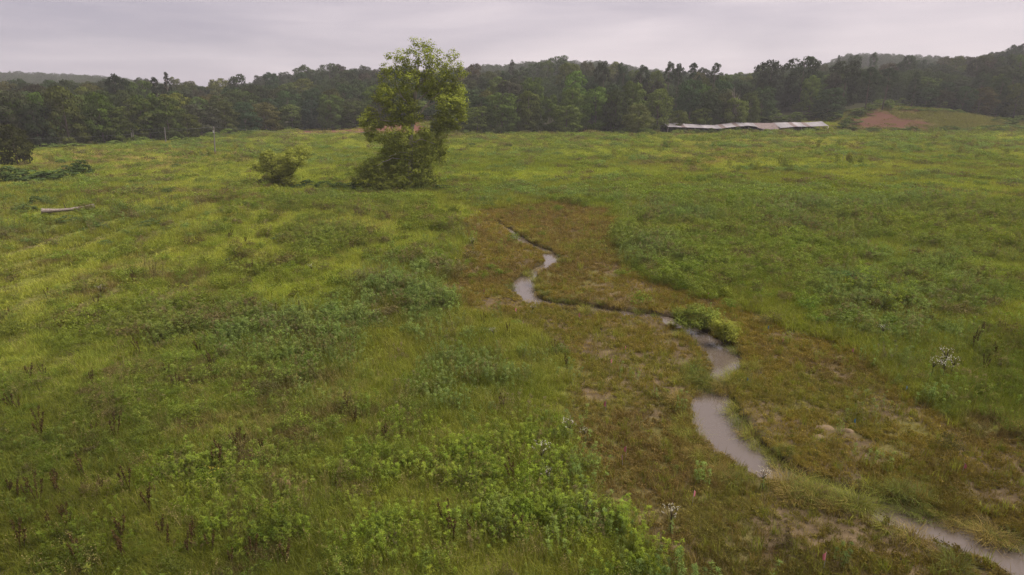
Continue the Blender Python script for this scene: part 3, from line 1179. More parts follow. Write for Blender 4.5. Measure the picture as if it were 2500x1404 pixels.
def tree(name, base, height, width, kind, colour, label, cat='tree', group=None, skirt=.12, pale=False, depth=None):
    t = empty(name, base, rng.uniform(0, 6.28), label, cat, group)
    c = link('crown', random.choice(CROWNS[kind]), t)
    ch = height * (1 - skirt)
    c.location = (0, 0, height * skirt)
    c.scale = (width, depth or width, ch)
    c.color = (*colour, 1)
    k = link('trunk', TRUNKP if pale else random.choice(TRUNKS), t)
    k.scale = (height * .75, height * .75, height * .97)
    return t


# ------------------------------------------------------------------ forest
C_FMID = np.array((.076, .096, .021))
C_FDARK = np.array((.028, .038, .016))
C_FOLIVE = np.array((.058, .062, .020))
C_FDUSK = np.array((.037, .040, .023))
COVER = np.full(2500, 400.0)          # highest treetop so far over each column of the photograph


def cover(px, w, py):
    xs = np.arange(int(px - w / 2), int(px + w / 2))
    yy = py + (np.abs(xs - px) / (w / 2)) ** 2 * 26
    k = (xs >= 0) & (xs < 2500)
    COVER[xs[k]] = np.minimum(COVER[xs[k]], yy[k])


def ptree(px, ptop, Y, wpx, kind, col, label, name='forest_tree', skirt=.08, pale=False, group=None, jit=.12):
    tp = at(px, ptop, Y)
    z0 = float(terrain(np.array([tp[0]]), np.array([Y]))[0]) - .1
    hgt = max(tp[2] - z0, 1.5)
    wm = wpx / F * Y * cp
    c = np.clip(np.array(col) * (1 + rng.normal(0, jit * .6, 3)) * rng.uniform(1 - jit, 1 + jit), .005, 1)
    cover(px, wpx, ptop)
    return tree(name, (tp[0], Y, z0), hgt, wm, kind, c, label, 'tree', group, skirt, pale)


G_EDGE = 'trees along the forest edge'
# (px, top, distance, width px, kind, colour, label, name, skirt)
HERO = [
    (20, 302, 128, 96, 'broad', C_FMID * .55, 'dark rounded tree at the far left edge of the field', 'field_edge_tree', .03),
    (25, 232, 172, 110, 'tall', C_FMID * .85, 'mid green oval tree behind the dark tree on the far left', 'forest_tree', .05),
    (140, 208, 176, 105, 'tall', C_FMID, 'tall pale green tree, second of the front row on the left', 'forest_tree', .05),
    (75, 250, 170, 80, 'round', C_FDARK * 1.2, 'short dark tree between two taller green trees at far left', 'forest_tree', .05),
    (232, 222, 182, 85, 'tall', C_FMID * 1.05, 'narrow twin-topped green tree left of the dark gap', 'forest_tree', .05),
    (268, 262, 184, 90, 'round', C_FMID * .75, 'low spreading green tree beside the dark gap in the trees', 'forest_tree', .03),
    (350, 226, 198, 80, 'round', C_FMID * 1.1, 'bright rounded tree just right of the dark gap', 'forest_tree', .05),
    (398, 232, 200, 95, 'broad', C_FMID * 1.05, 'broad bright green tree behind the pair of utility poles', 'forest_tree', .04),
    (450, 274, 205, 70, 'round', C_FMID * .8, 'small rounded tree between the two single utility poles', 'forest_tree', .04),
    (1165, 258, 236, 76, 'round', C_FMID * .85, 'small green tree just right of the tall sycamore', 'forest_tree', .03),
    (1090, 268, 238, 80, 'broad', C_FMID * .8, 'low bushy tree half hidden behind the right side of the sycamore', 'forest_tree', .02),
    (1228, 222, 238, 100, 'broad', C_FMID * .95, 'broad green tree left of the crossarm pole', 'forest_tree', .03),
    (1292, 220, 240, 70, 'round', C_FMID * .9, 'rounded tree directly behind the crossarm pole', 'forest_tree', .05),
    (1345, 228, 240, 55, 'tall', C_FMID * .85, 'slim green tree right of the crossarm pole', 'forest_tree', .04),
    (1405, 170, 250, 62, 'tall', C_FMID * 1.35, 'tall bright yellow-green tree standing out from the dark wood', 'forest_tree', .3),
    (1400, 212, 243, 80, 'broad', C_FMID * 1.15, 'bright green tree in front of the tall yellow-green one', 'forest_tree', .03),
    (1385, 255, 236, 80, 'round', C_FMID * .9, 'leafy tree standing over the ruined plank shed', 'forest_tree', .03),
    (1458, 208, 242, 75, 'tall', C_FMID * 1.05, 'pointed green tree behind the ruined shed', 'forest_tree', .05),
    (1495, 226, 241, 70, 'round', C_FMID * .9, 'green tree right of the pointed tree behind the ruins', 'forest_tree', .05),
    (1548, 196, 246, 80, 'tall', C_FMID * 1.1, 'tall bright tree left of the long tin shed', 'forest_tree', .05),
    (1612, 212, 246, 80, 'broad', C_FMID * 1.05, 'broad mid green tree above the left end of the tin shed', 'forest_tree', .05),
    (1560, 252, 232, 78, 'broad', C_FMID * 1.1, 'bushy green tree nearest the left end of the tin shed', 'forest_tree', .02),
    (1690, 190, 262, 80, 'round', C_FDARK * 1.4, 'dark rounded tree behind the left half of the tin shed', 'forest_tree', .05),
    (1802, 238, 250, 68, 'round', C_FMID * 1.05, 'rounded green tree rising behind the middle of the tin shed', 'forest_tree', .03),
    (1715, 262, 250, 60, 'round', C_FMID * .9, 'low tree right behind the left part of the tin roof', 'forest_tree', .03),
    (1660, 268, 246, 56, 'round', C_FMID * .7, 'low dark tree touching the left end of the tin roof', 'forest_tree', .03),
    (1985, 182, 278, 52, 'tall', C_FMID * 1.15, 'bright green tree among dark ones above the right end of the shed', 'forest_tree', .2),
    (1965, 134, 300, 92, 'round', C_FDARK * 1.15, 'tall dark dome-shaped tree on the skyline above the shed', 'forest_tree', .1),
    (1885, 143, 296, 80, 'round', C_FDARK * 1.2, 'dark skyline tree left of the dome-shaped one', 'forest_tree', .1),
    (2130, 158, 274, 52, 'openpine', C_FDARK * 1.1, 'left pine of the pair above the red earth bank', 'pine_tree', .25),
    (2172, 160, 273, 58, 'openpine', C_FDARK * 1.1, 'right pine of the pair, with bare pale lower trunk', 'pine_tree', .25),
    (2242, 170, 290, 56, 'pine', C_FDARK * 1.0, 'dark pine standing right of the pine pair', 'pine_tree', .1),
    (2070, 145, 284, 80, 'round', C_FDARK * 1.15, 'large dark tree left of the pine pair', 'forest_tree', .1),
    (2040, 175, 280, 44, 'tall', C_FDUSK * 1.3, 'reddish brown tree between dark trees above the red earth', 'forest_tree', .15),
    (402, 168, 262, 40, 'pine', C_FDARK * .9, 'tall spiky pine on the skyline above the left wood', 'pine_tree', .1),
    (375, 180, 264, 34, 'openpine', C_FDARK * .9, 'smaller ragged pine left of the tall skyline pine', 'pine_tree', .2),
    (1637, 144, 300, 34, 'openpine', C_FDARK * 1.1, 'first of the two thin open pines breaking the skyline', 'pine_tree', .3),
    (1658, 147, 302, 30, 'openpine', C_FDARK * 1.1, 'second of the two thin open pines breaking the skyline', 'pine_tree', .3),
    (1695, 146, 304, 40, 'openpine', C_FDARK * 1.1, 'open pine in the middle of the skyline row', 'pine_tree', .3),
    (1752, 146, 304, 34, 'openpine', C_FDARK * 1.1, 'open pine at the right end of the skyline row', 'pine_tree', .3),
    (1570, 152, 300, 44, 'openpine', C_FDARK * 1.1, 'ragged pine at the left end of the skyline row', 'pine_tree', .2),
    (1472, 146, 300, 50, 'tall', C_FDARK * 1.1, 'pointed dark tree on the skyline behind the yellow-green tree', 'forest_tree', .1),
    (1522, 152, 300, 46, 'round', C_FDARK * 1.1, 'dark rounded tree between the pointed tree and the pines', 'forest_tree', .1),
    (1250, 140, 430, 34, 'pine', C_FDARK * 1.3, 'hazy conical tree on the ridge right of the sycamore', 'ridge_tree', .1),
    (1365, 134, 430, 60, 'round', C_FDARK * 1.4, 'large hazy round tree highest on the middle ridge', 'ridge_tree', .1),
    (1310, 150, 435, 50, 'round', C_FDARK * 1.4, 'hazy round tree left of the highest ridge tree', 'ridge_tree', .1),
    (2050, 129, 430, 26, 'pine', C_FDARK * 1.3, 'misty conical tree above the wood left of the pines', 'ridge_tree', .1),
    (2138, 122, 440, 24, 'openpine', C_FDARK * 1.4, 'misty lone thin tree poking above the far ridge', 'ridge_tree', .2),
    (2088, 132, 435, 42, 'round', C_FDARK * 1.4, 'misty round tree left of the lone thin tree', 'ridge_tree', .1),
    (2222, 132, 380, 46, 'round', C_FDARK * 1.3, 'dark round tree where the right hill starts to climb', 'ridge_tree', .1),
    (800, 152, 400, 60, 'round', C_FDARK * 1.3, 'rounded tree topping the wooded rise left of the sycamore', 'ridge_tree', .1),
    (738, 156, 400, 52, 'round', C_FDARK * 1.3, 'ragged tree at the left of the wooded rise', 'ridge_tree', .1),
    (280, 178, 250, 60, 'round', C_FDARK * 1.1, 'dark ragged tree on the skyline left of the tall pine', 'forest_tree', .1),
    (575, 180, 300, 60, 'round', C_FDARK * 1.1, 'dark tree on the skyline between the pine and the rise', 'forest_tree', .1),
]
for px, pt, Y, wp, kd, co, lb, nm, sk in HERO:
    co = co * (.62 if px < 480 else (.98 if 1100 < px < 1700 and Y < 262 else 1.0))
    ptree(px, pt, Y, wp, kd, co, lb, nm, sk, group=None)

ZONES = [(0, 320, 'the left meadow'), (320, 690, 'the left poles'), (690, 1060, 'the red bank and the sycamore'),
         (1060, 1600, 'the ruined shed'), (1600, 2080, 'the long tin shed'), (2080, 2600, 'the red earth slope')]
F_PX = IX([-200, 0, 150, 300, 480, 600, 700, 900, 1060, 1150, 1250, 1400, 1550, 1700, 1850, 2050, 2200, 2300, 2400, 2500, 2700])
F_Y = IX([225, 226, 216, 232, 250, 240, 244, 240, 244, 240, 232, 226, 226, 222, 220, 216, 222, 218, 206, 196, 190])


FILL = {}


def fill_forest():
    counts = 0
    rows = [(4, 0.0), (18, .26), (38, .47), (66, .66), (106, .84), (158, .99)]
    for ri, (dd, lf) in enumerate(rows):
        px = -60.0 + rng.uniform(0, 40)
        while px < 2570:
            ed = float(np.interp(px, E_PX, E_D))
            Y = ed + dd * (1.0 if ri < 5 else 1.05) + rng.uniform(-4, 4)
            wm = rng.uniform(9.5, 14.5)
            wp = wm * F / (Y * cp)
            sky = float(np.interp(px, B_PX, B_Y))
            top = float(np.interp(px, F_PX, F_Y)) * (1 - lf) + sky * lf + rng.normal(0, 7)
            ix = int(np.clip(px, 0, 2499))
            a, b = max(0, int(px - wp * .4)), min(2500, int(px + wp * .4))
            vis = (b <= a) or (COVER[a:b].max() > top + 11)
            zone = [z for z in ZONES if px < z[1]][0][2] if px < 2600 else ZONES[-1][2]
            if vis and counts < 246:
                u = rng.uniform()
                if ri < 2:
                    kd = 'broad' if u < .4 else ('round' if u < .75 else 'tall')
                else:
                    kd = 'round' if u < .55 else ('tall' if u < .8 else ('broad' if u < .93 else 'pine'))
                v = rng.uniform()
                co = C_FDARK * 1.15 if v < .52 else (C_FMID * .85 if v < .72 else (C_FOLIVE * .8 if v < .88 else C_FDUSK))
                if kd == 'pine':
                    co = C_FDARK
                where = 'front row' if ri < 2 else ('middle wood' if ri < 4 else 'skyline ridge')
                lab = 'leafy tree in the %s behind %s' % (where, zone)
                FILL.setdefault((where, zone), []).append(ptree(px, top, Y, wp, kd, co, lab, 'ridge_tree' if ri > 4 else 'forest_tree', .05 if ri < 3 else .12,
                      group='trees in the %s behind %s' % (where, zone), jit=.16))
                counts += 1
            px += wp * rng.uniform(.60, .82)
    return counts


ORD = ('first second third fourth fifth sixth seventh eighth ninth tenth eleventh twelfth thirteenth fourteenth fifteenth sixteenth '
       'seventeenth eighteenth nineteenth twentieth').split()


def order_labels(group_of, key, fmt):
    for g, lst in group_of.items():
        lst.sort(key=key)
        for i, o in enumerate(lst):
            o['label'] = fmt(g, ORD[min(i, 19)], o)


NF = fill_forest()
order_labels(FILL, lambda o: o.location.x / o.location.y, lambda g, n, o: '%s tree from left, %s behind %s' % (n, *g))
print('forest fill trees', NF, 'hero', len(HERO))

# far wood behind everything, one mass that nobody could count
def far_wood():
    n = 6500
    u = rng.uniform(-1, 1, n) * .95
    y = np.where(rng.uniform(0, 1, n) < .55, rng.uniform(300, 640, n), rng.uniform(640, 960, n))
    col = np.clip(CX + F / cp * u, -900, 3400)
    k = y > np.interp(col, E_PX, E_D) + 34
    u, y = u[k], y[k]
    n = len(u)
    X = u * y
    c = np.tile(C_FDARK * 1.2, (n, 1)) * rng.uniform(.75, 1.3, (n, 1))
    r = np.random.default_rng(5)
    P_ = []
    for i in range(3):
        me = CROWNS['round'][i]
        v = np.empty(len(me.vertices) * 3, np.float32)
        me.vertices.foreach_get('co', v)
        v = v.reshape(-1, 4, 3)[::2] * np.array((1, 1, 1))
        v = v.reshape(-1, 3)
        P_.append((v, np.arange(len(v)).reshape(-1, 4), np.ones(len(v))))
    s = rng.uniform(9, 14, n)
    hz = rng.uniform(11, 16, n)
    stuff('far_woods', 'distant hazy woods covering the farthest hills', P_, np.c_[X, y, terrain(X, y) - 1], np.c_[s, s, hz],
          np.c_[np.zeros((n, 2)), rng.uniform(0, 6.28, n)], rng.integers(0, 3, n), c)


far_wood()

# ------------------------------------------------------------------ undergrowth shrubs along the wood's edge
SHRUB = CROWNS['bush']


def shrub(name, px, py, wpx, hpx, col, label, group=None, stem=True, cat='shrub'):
    p = hit(px, py)
    d = p[1] * cp - (p[2] - H) * sp
    wm, hm = wpx / F * d, hpx / F * d * 1.08
    t = empty(name, (p[0], p[1], p[2] - .05), rng.uniform(0, 6.28), label, cat, group)
    c = link('foliage', random.choice(SHRUB), t)
    c.scale = (wm, wm * rng.uniform(.7, 1), hm)
    c.color = (*np.clip(np.array(col) * rng.uniform(.85, 1.15), 0, 1), 1)
    if stem:
        k = link('stem', random.choice(TRUNKS), t)
        k.scale = (hm, hm, hm * .7)
    return t


C_SH = np.array((.095, .128, .028))
for px, py, wp, hp, z in [(470, 352, 60, 16, 0), (520, 340, 70, 16, 0), (430, 352, 40, 18, 0), (350, 350, 60, 14, 0), (280, 356, 60, 12, 0), (180, 362, 90, 12, 0),
                          (330, 350, 30, 18, 0), (110, 364, 70, 14, 0), (560, 334, 60, 18, 0), (620, 333, 70, 14, 0), (600, 340, 60, 10, 0)]:
    shrub('edge_shrub', px, py, wp, hp, C_SH * .95, 'low green shrub at the foot of the wood behind the utility poles', 'shrubs at the foot of the left wood', False)
for px, py, wp, hp in [(690, 338, 40, 9), (780, 336, 36, 7), (835, 333, 30, 7), (890, 332, 40, 9), (1075, 330, 60, 18), (1140, 330, 60, 14), (1190, 328, 50, 12), (910, 328, 40, 14)]:
    shrub('edge_shrub', px, py, wp, hp, C_SH * .85, 'low green shrub growing below the red earth bank', 'shrubs below the red bank', False)
for px, py, wp, hp in [(1240, 328, 50, 20), (1268, 324, 40, 28), (1310, 325, 44, 26), (1345, 326, 46, 22), (1368, 325, 36, 20), (1500, 328, 60, 12),
                       (1530, 330, 60, 16), (1575, 332, 60, 18), (1470, 324, 36, 30), (1442, 326, 40, 20), (1400, 322, 20, 16)]:
    shrub('edge_shrub', px, py, wp, hp, C_SH * .9, 'leafy shrub growing around the ruined plank shed', 'shrubs around the ruined shed', False)
for px, py, wp, hp in [(1640, 326, 36, 12), (1668, 327, 40, 13), (1700, 327, 44, 12), (1735, 327, 40, 16), (1765, 327, 44, 14), (1800, 326, 50, 17), (1830, 326, 36, 14), (1960, 323, 40, 9), (1990, 324, 46, 10), (2008, 325, 30, 8)]:
    shrub('shed_shrub', px, py, wp * .8, hp * .85, C_SH * .55, 'green shrub crowding the front of the tin shed', 'shrubs against the tin shed', False)
for px, py, wp, hp in [(1850, 300, 60, 16), (1900, 298, 60, 20), (1945, 300, 50, 24), (1880, 285, 60, 20), (1990, 290, 70, 20), (2030, 296, 60, 20), (1960, 270, 70, 20), (2040, 275, 70, 18),
                       (2060, 316, 60, 22), (2080, 300, 50, 16), (2100, 280, 60, 14), (1840, 275, 60, 24), (1760, 292, 60, 26), (1700, 296, 60, 24), (1790, 296, 50, 20)]:
    shrub('slope_shrub', px, py, wp, hp, C_SH * .62, 'green undergrowth shrub on the slope behind the tin shed', 'shrubs on the slope behind the shed', False)
for px, py, wp, hp in [(2225, 320, 50, 12), (2290, 320, 50, 10), (2320, 320, 60, 12), (2370, 321, 60, 9), (2420, 320, 80, 14), (2470, 320, 70, 16), (2130, 320, 60, 8), (2180, 320, 60, 8), (2450, 302, 70, 14), (2490, 300, 60, 16)]:
    shrub('slope_shrub', px, py, wp, hp, C_SH * .7, 'dark shrub along the bottom of the red earth slope', 'shrubs below the red earth slope', False)
for px, py, wp, hp in [(2200, 268, 40, 8), (2235, 270, 44, 9), (2270, 272, 44, 8), (2305, 274, 44, 9), (2340, 277, 44, 9), (2330, 270, 50, 18), (2390, 282, 50, 10), (2170, 266, 40, 22), (2120, 268, 50, 14), (2150, 262, 50, 18), (2250, 264, 60, 18), (2290, 266, 60, 18), (2200, 262, 60, 20), (2370, 274, 60, 18), (2420, 284, 60, 20), (2460, 292, 60, 24)]:
    shrub('slope_shrub', px, py, wp, hp, C_SH * .85, 'shrub in the hedge line topping the red earth slope', 'hedge shrubs topping the red earth slope', False)
shrub('round_bush', 1622, 370, 26, 22, C_SH * .9, 'round dark green bush alone in the far right meadow')
shrub('small_tree', 793, 318, 18, 26, C_SH * .75, 'small lone tree on the red bank left of the sycamore', cat='tree')
shrub('red_bank_bush', 852, 310, 34, 26, C_SH * .75, 'dark round bush on the red bank beside the sycamore')
shrub('red_bank_bush', 1065, 326, 50, 28, C_SH * .7, 'dark bush just right of the sycamore on the red bank')

# dark bramble row on the left meadow
for i, (px, py, wp, hp) in enumerate([(28, 448, 70, 26), (70, 446, 80, 20), (110, 446, 80, 17), (150, 442, 70, 18), (190, 434, 80, 22)]):
    shrub('bramble_bush', px, py, wp * 1.25, hp * 1.5, (.045, .066, .02), 'dark low bramble bush in the row on the left meadow', 'bramble row on the left meadow')
shrub('bramble_bush', 203, 434, 52, 40, (.050, .074, .020), 'tall rounded bush at the right end of the bramble row')
shrub('bramble_bush', 55, 436, 44, 26, (.070, .085, .03), 'pale leafy bush behind the bramble row')
for px, py, wp, hp in [(790, 462, 60, 18), (750, 458, 50, 18), (830, 464, 70, 18), (865, 466, 60, 20), (640, 452, 50, 14), (730, 462, 44, 12), (1080, 468, 60, 16), (1110, 466, 50, 12)]:
    shrub('bramble_bush', px, py, wp, hp, (.048, .068, .02), 'low dark bramble between the round willow and the sycamore', 'brambles between willow and sycamore')

_gr = {}
for o in COL.objects:
    if o.get('group') and o.get('category') in ('shrub', 'bush'):
        _gr.setdefault(o['group'], []).append(o)
order_labels(_gr, lambda o: o.location.x / o.location.y, lambda g, n, o: '%s from the left of the %s' % (n, g))

# ------------------------------------------------------------------ lone trees in the meadow, traced lobe by lobe


def lobed_tree(name, base_px, lobes, limbs, colour, label, leaf, per, bark, dens=1.0, asp=.75, clus=.55, cat='tree', trunk=None, seed=1, squash=1.0):
    r = np.random.default_rng(seed)
    b = hit(*base_px)
    Y = b[1]
    root = empty(name, (b[0], b[1], b[2] - .1), 0, label, cat)
    s = Y / F * cp
    rel = lambda px, py, dy=0.0: at(px, py, Y) + np.array((0, dy, 0)) - np.array((b[0], b[1], b[2] - .1))
    C, D, LV = [], [], []
    for (px, py, rx, ry, *o) in lobes:
        dy = o[0] if o else r.uniform(-.35, .35)
        dn = o[1] if len(o) > 1 else 1.0
        c = rel(px, py) + np.array((0, dy * 60 * s, 0))
        R = np.array((rx * s, .5 * (rx + ry) * s * squash, ry * s)) * .90
        nc = max(4, int(per * dens * dn * (1.25 if py > 345 else (.72 if py < 205 else 1.2)) * (rx * ry) / 1000.0))
        d = rdir(nc, r)
        q = c + d * R * (r.uniform(.15, 1.0, (nc, 1)) ** .45)
        lobe_v = r.uniform(.85, 1.15)
        for qi, di in zip(q, d):
            m = int(r.integers(9, 17))
            dd = rdir(m, r)
            C.append(qi + dd * clus * r.uniform(.3, 1.0, (m, 1)) * np.array((1, 1, .7)))
            D.append(dd * .55 + di * .4 + np.array((0, 0, .55)) + .45 * rdir(m, r))
            LV.append(lobe_v * r.uniform(.8, 1.2) * r.uniform(.75, 1.25, m))
    C, D, LV = np.concatenate(C), np.concatenate(D), np.concatenate(LV)
    C[:, 2] = np.maximum(C[:, 2], .05)
    L = leaf * r.uniform(.65, 1.3, len(C))
    v, f = leaves(C, D, L, L * asp, r)
    cr = link('crown', np_mesh('crown', v, f, M_LEAF, False, np.repeat(LV, 4)), root)
    cr.color = (*colour, 1)
    if trunk:
        mb = MB()
        pts = [rel(a, c_, d_) for a, c_, d_, _ in trunk]
        mb.tube(pts, [q[3] for q in trunk], 10)
        mb.build('trunk', bark, root, True)
    for lim in limbs:
        mb = MB()
        pts = [rel(a, c_, d_) for a, c_, d_ in lim[0]]
        pp = np.array(pts)
        tt = np.linspace(0, 1, len(pp))
        t2 = np.linspace(0, 1, len(pp) * 3)
        pp = np.stack([np.interp(t2, tt, pp[:, k]) for k in range(3)], 1)
        pp[1:-1] += r.normal(0, .05, (len(pp) - 2, 3))
        mb.tube(pp, np.linspace(lim[1], lim[1] * .25, len(pp)), 7)
        mb.build('limb', bark, root, True)
    return root


SYC = [
    (1016, 104, 16, 15), (1042, 112, 22, 22), (1000, 125, 12, 16), (1028, 135, 34, 30), (1062, 145, 32, 30), (975, 135, 20, 20), (952, 137, 14, 12),
    (985, 160, 34, 30), (945, 165, 18, 20), (935, 185, 16, 16), (1106, 140, 18, 20), (1118, 158, 14, 16), (1085, 165, 24, 24), (1030, 170, 40, 30),
    (1108, 178, 26, 20), (1132, 178, 16, 12), (975, 190, 34, 26), (1060, 185, 34, 28), (1010, 200, 34, 26), (1095, 205, 34, 24),
    (950, 222, 30, 22), (930, 214, 20, 14), (985, 228, 34, 22), (1070, 222, 46, 28), (1118, 228, 26, 26), (1040, 215, 30, 22, .4), (925, 238, 18, 12),
    (945, 245, 30, 16), (1095, 250, 40, 26), (1125, 258, 18, 26), (1000, 255, 30, 24), (975, 262, 34, 18), (1128, 285, 14, 18), (1100, 285, 34, 26),
    (1075, 295, 26, 26), (1015, 285, 26, 18), (955, 278, 26, 18), (990, 292, 26, 14), (1085, 318, 26, 16, 0, .8), (1112, 308, 18, 14, 0, .8),
    (905, 275, 22, 16), (895, 292, 20, 16), (918, 298, 26, 22), (888, 308, 14, 12), (912, 322, 22, 18), (900, 340, 12, 12), (940, 302, 20, 12, 0, .7),
    (1065, 325, 18, 14, 0, 1), (965, 322, 28, 16, -.8, 1), (1000, 318, 26, 14, -1, 1), (1040, 318, 22, 14, -.5, 1), (940, 335, 24, 14, -.6, 1), (990, 305, 26, 14, .5, 1), (1075, 345, 22, 16, 0, 1), (955, 300, 22, 14, .4, 1),
    (985, 345, 44, 26), (1030, 340, 30, 20), (955, 358, 34, 26), (1055, 352, 34, 28), (1076, 368, 20, 24), (1000, 372, 50, 30), (940, 385, 34, 26),
    (1040, 385, 40, 30), (1075, 392, 18, 18), (910, 400, 30, 22), (965, 405, 44, 30), (1020, 412, 44, 28), (885, 418, 26, 20), (930, 425, 44, 24),
    (985, 435, 50, 24), (1040, 430, 32, 24), (900, 440, 34, 18), (955, 452, 60, 16), (1015, 452, 50, 16), (1062, 440, 18, 16), (870, 432, 16, 12),
    (1050, 460, 40, 10, 0, .7), (890, 456, 40, 10, 0, .7)]
SYC_LIMBS = [
    ([(1008, 292, 0), (1030, 272, -.5), (1052, 245, -.8), (1075, 225, -.6)], .20), ([(1040, 262, -.6), (1060, 254, -1), (1092, 244, -.8)], .11),
    ([(1004, 280, 0), (995, 252, -.4), (982, 235, -.6), (970, 205, -.4)], .17), ([(990, 300, 0), (955, 294, -.4), (925, 292, -.6), (900, 285, -.4)], .13),
    ([(1017, 220, 0), (1030, 200, -.3), (1050, 175, -.4), (1070, 150, -.2)], .13), ([(1018, 195, 0), (1000, 170, .3), (985, 145, .4)], .11),
    ([(1014, 245, 0), (1008, 225, .4), (990, 180, .8), (955, 150, .9)], .13), ([(1014, 250, 0), (1060, 210, .8), (1095, 170, 1.2), (1108, 140, 1.0)], .14),
    ([(1003, 330, 0), (970, 322, .6), (940, 345, 1.2)], .10), ([(1002, 350, 0), (1030, 340, -1), (1065, 350, -1.6)], .11),
    ([(1000, 390, 0), (960, 385, -.9), (915, 405, -1.6)], .11), ([(1000, 400, 0), (1040, 395, .6), (1075, 390, .9)], .10),
    ([(998, 372, 0), (978, 370, -1.2), (955, 380, -2.0)], .07), ([(1040, 284, -.4), (1056, 286, -.8), (1060, 296, -1.0)], .06),
    ([(998, 262, -.3), (1006, 250, -.9), (1010, 238, -1.2)], .08), ([(985, 238, -.6), (972, 228, -.9), (960, 232, -1.2)], .06)]
lobed_tree('sycamore_tree', (1000, 466), SYC, SYC_LIMBS, (.175, .198, .030), 'tall lone sycamore with pale branches in the middle of the meadow',   .24, 92, M_PALE,
           clus=.58, trunk=[(1000, 468, 0, .50), (1001, 430, 0, .42), (1003, 380, 0, .36), (1003, 330, 0, .32), (1010, 290, 0, .28), (1013, 250, 0, .23),
                            (1018, 200, 0, .16), (1022, 150, 0, .09), (1024, 110, 0, .03)], seed=11)
WIL = [(736, 370, 25, 24), (722, 390, 26, 22), (658, 440, 28, 12), (714, 438, 24, 14), (640, 385, 20, 14), (745, 392, 12, 14), (712, 372, 14, 14), (690, 390, 34, 18), (660, 392, 34, 22), (645, 410, 26, 20), (675, 410, 40, 22), (700, 412, 30, 18),
       (650, 378, 20, 14), (668, 428, 24, 16), (690, 432, 30, 18), (690, 446, 26, 12), (632, 402, 12, 12)]
lobed_tree('willow_tree', (688, 457), WIL, [([(688, 440, 0), (660, 436, -.4), (640, 434, -.6)], .10), ([(690, 440, 0), (715, 420, .3), (730, 395, .4)], .10),
                                           ([(688, 445, 0), (675, 420, -.3), (660, 400, -.4)], .09)], (.185, .198, .034),
           'round bushy willow with a tuft leaning right, left of the sycamore', .17, 250, M_BARK, clus=.50,
           trunk=[(688, 460, 0, .22), (689, 445, 0, .18), (692, 420, 0, .10), (694, 400, 0, .04)], seed=5)

# bushes beside the stream
lobed_tree('stream_bush', (1690, 800), [(1665, 768, 26, 18), (1700, 758, 34, 20), (1735, 765, 24, 20), (1690, 782, 40, 20), (1720, 786, 24, 14), (1655, 782, 18, 14)], [],
           (.125, .150, .028), 'dark green leafy bush leaning over the stream bend', .16, 130, M_BARK, asp=.24, clus=.36, cat='bush', seed=21,
           trunk=[(1690, 802, 0, .05), (1692, 780, 0, .03)])
lobed_tree('stream_bush', (1770, 832), [(1745, 785, 18, 16), (1765, 795, 26, 20), (1790, 800, 20, 18), (1775, 815, 28, 16), (1755, 812, 18, 14)], [],
           (.175, .188, .032), 'yellow-green bush beside the darker bush at the stream bend', .15, 120, M_BARK, asp=.24, clus=.34, cat='bush', seed=22,
           trunk=[(1770, 834, 0, .05), (1770, 810, 0, .03)])

# bare dead trees in the wood's edge
for px, pt, pb, lb in ((1803, 203, 250, 'pale leafless dead tree rising above the bush behind the shed'),):
    Y = 252
    tp, bp_ = at(px, pt, Y), at(px, 318, Y)
    t = empty('dead_tree', (tp[0], Y, bp_[2]), 0, lb, 'tree')
    for k in range(3):
        o = link('trunk', BARE, t)
        o.location = ((k - 1) * .9, 0, 0)
        o.scale = ((tp[2] - bp_[2]) * .8,) * 2 + ((tp[2] - bp_[2]) * (1 - .12 * k),)
        o.rotation_euler = (0, (k - 1) * .05, k * 2.1)

# ------------------------------------------------------------------ long tin shed


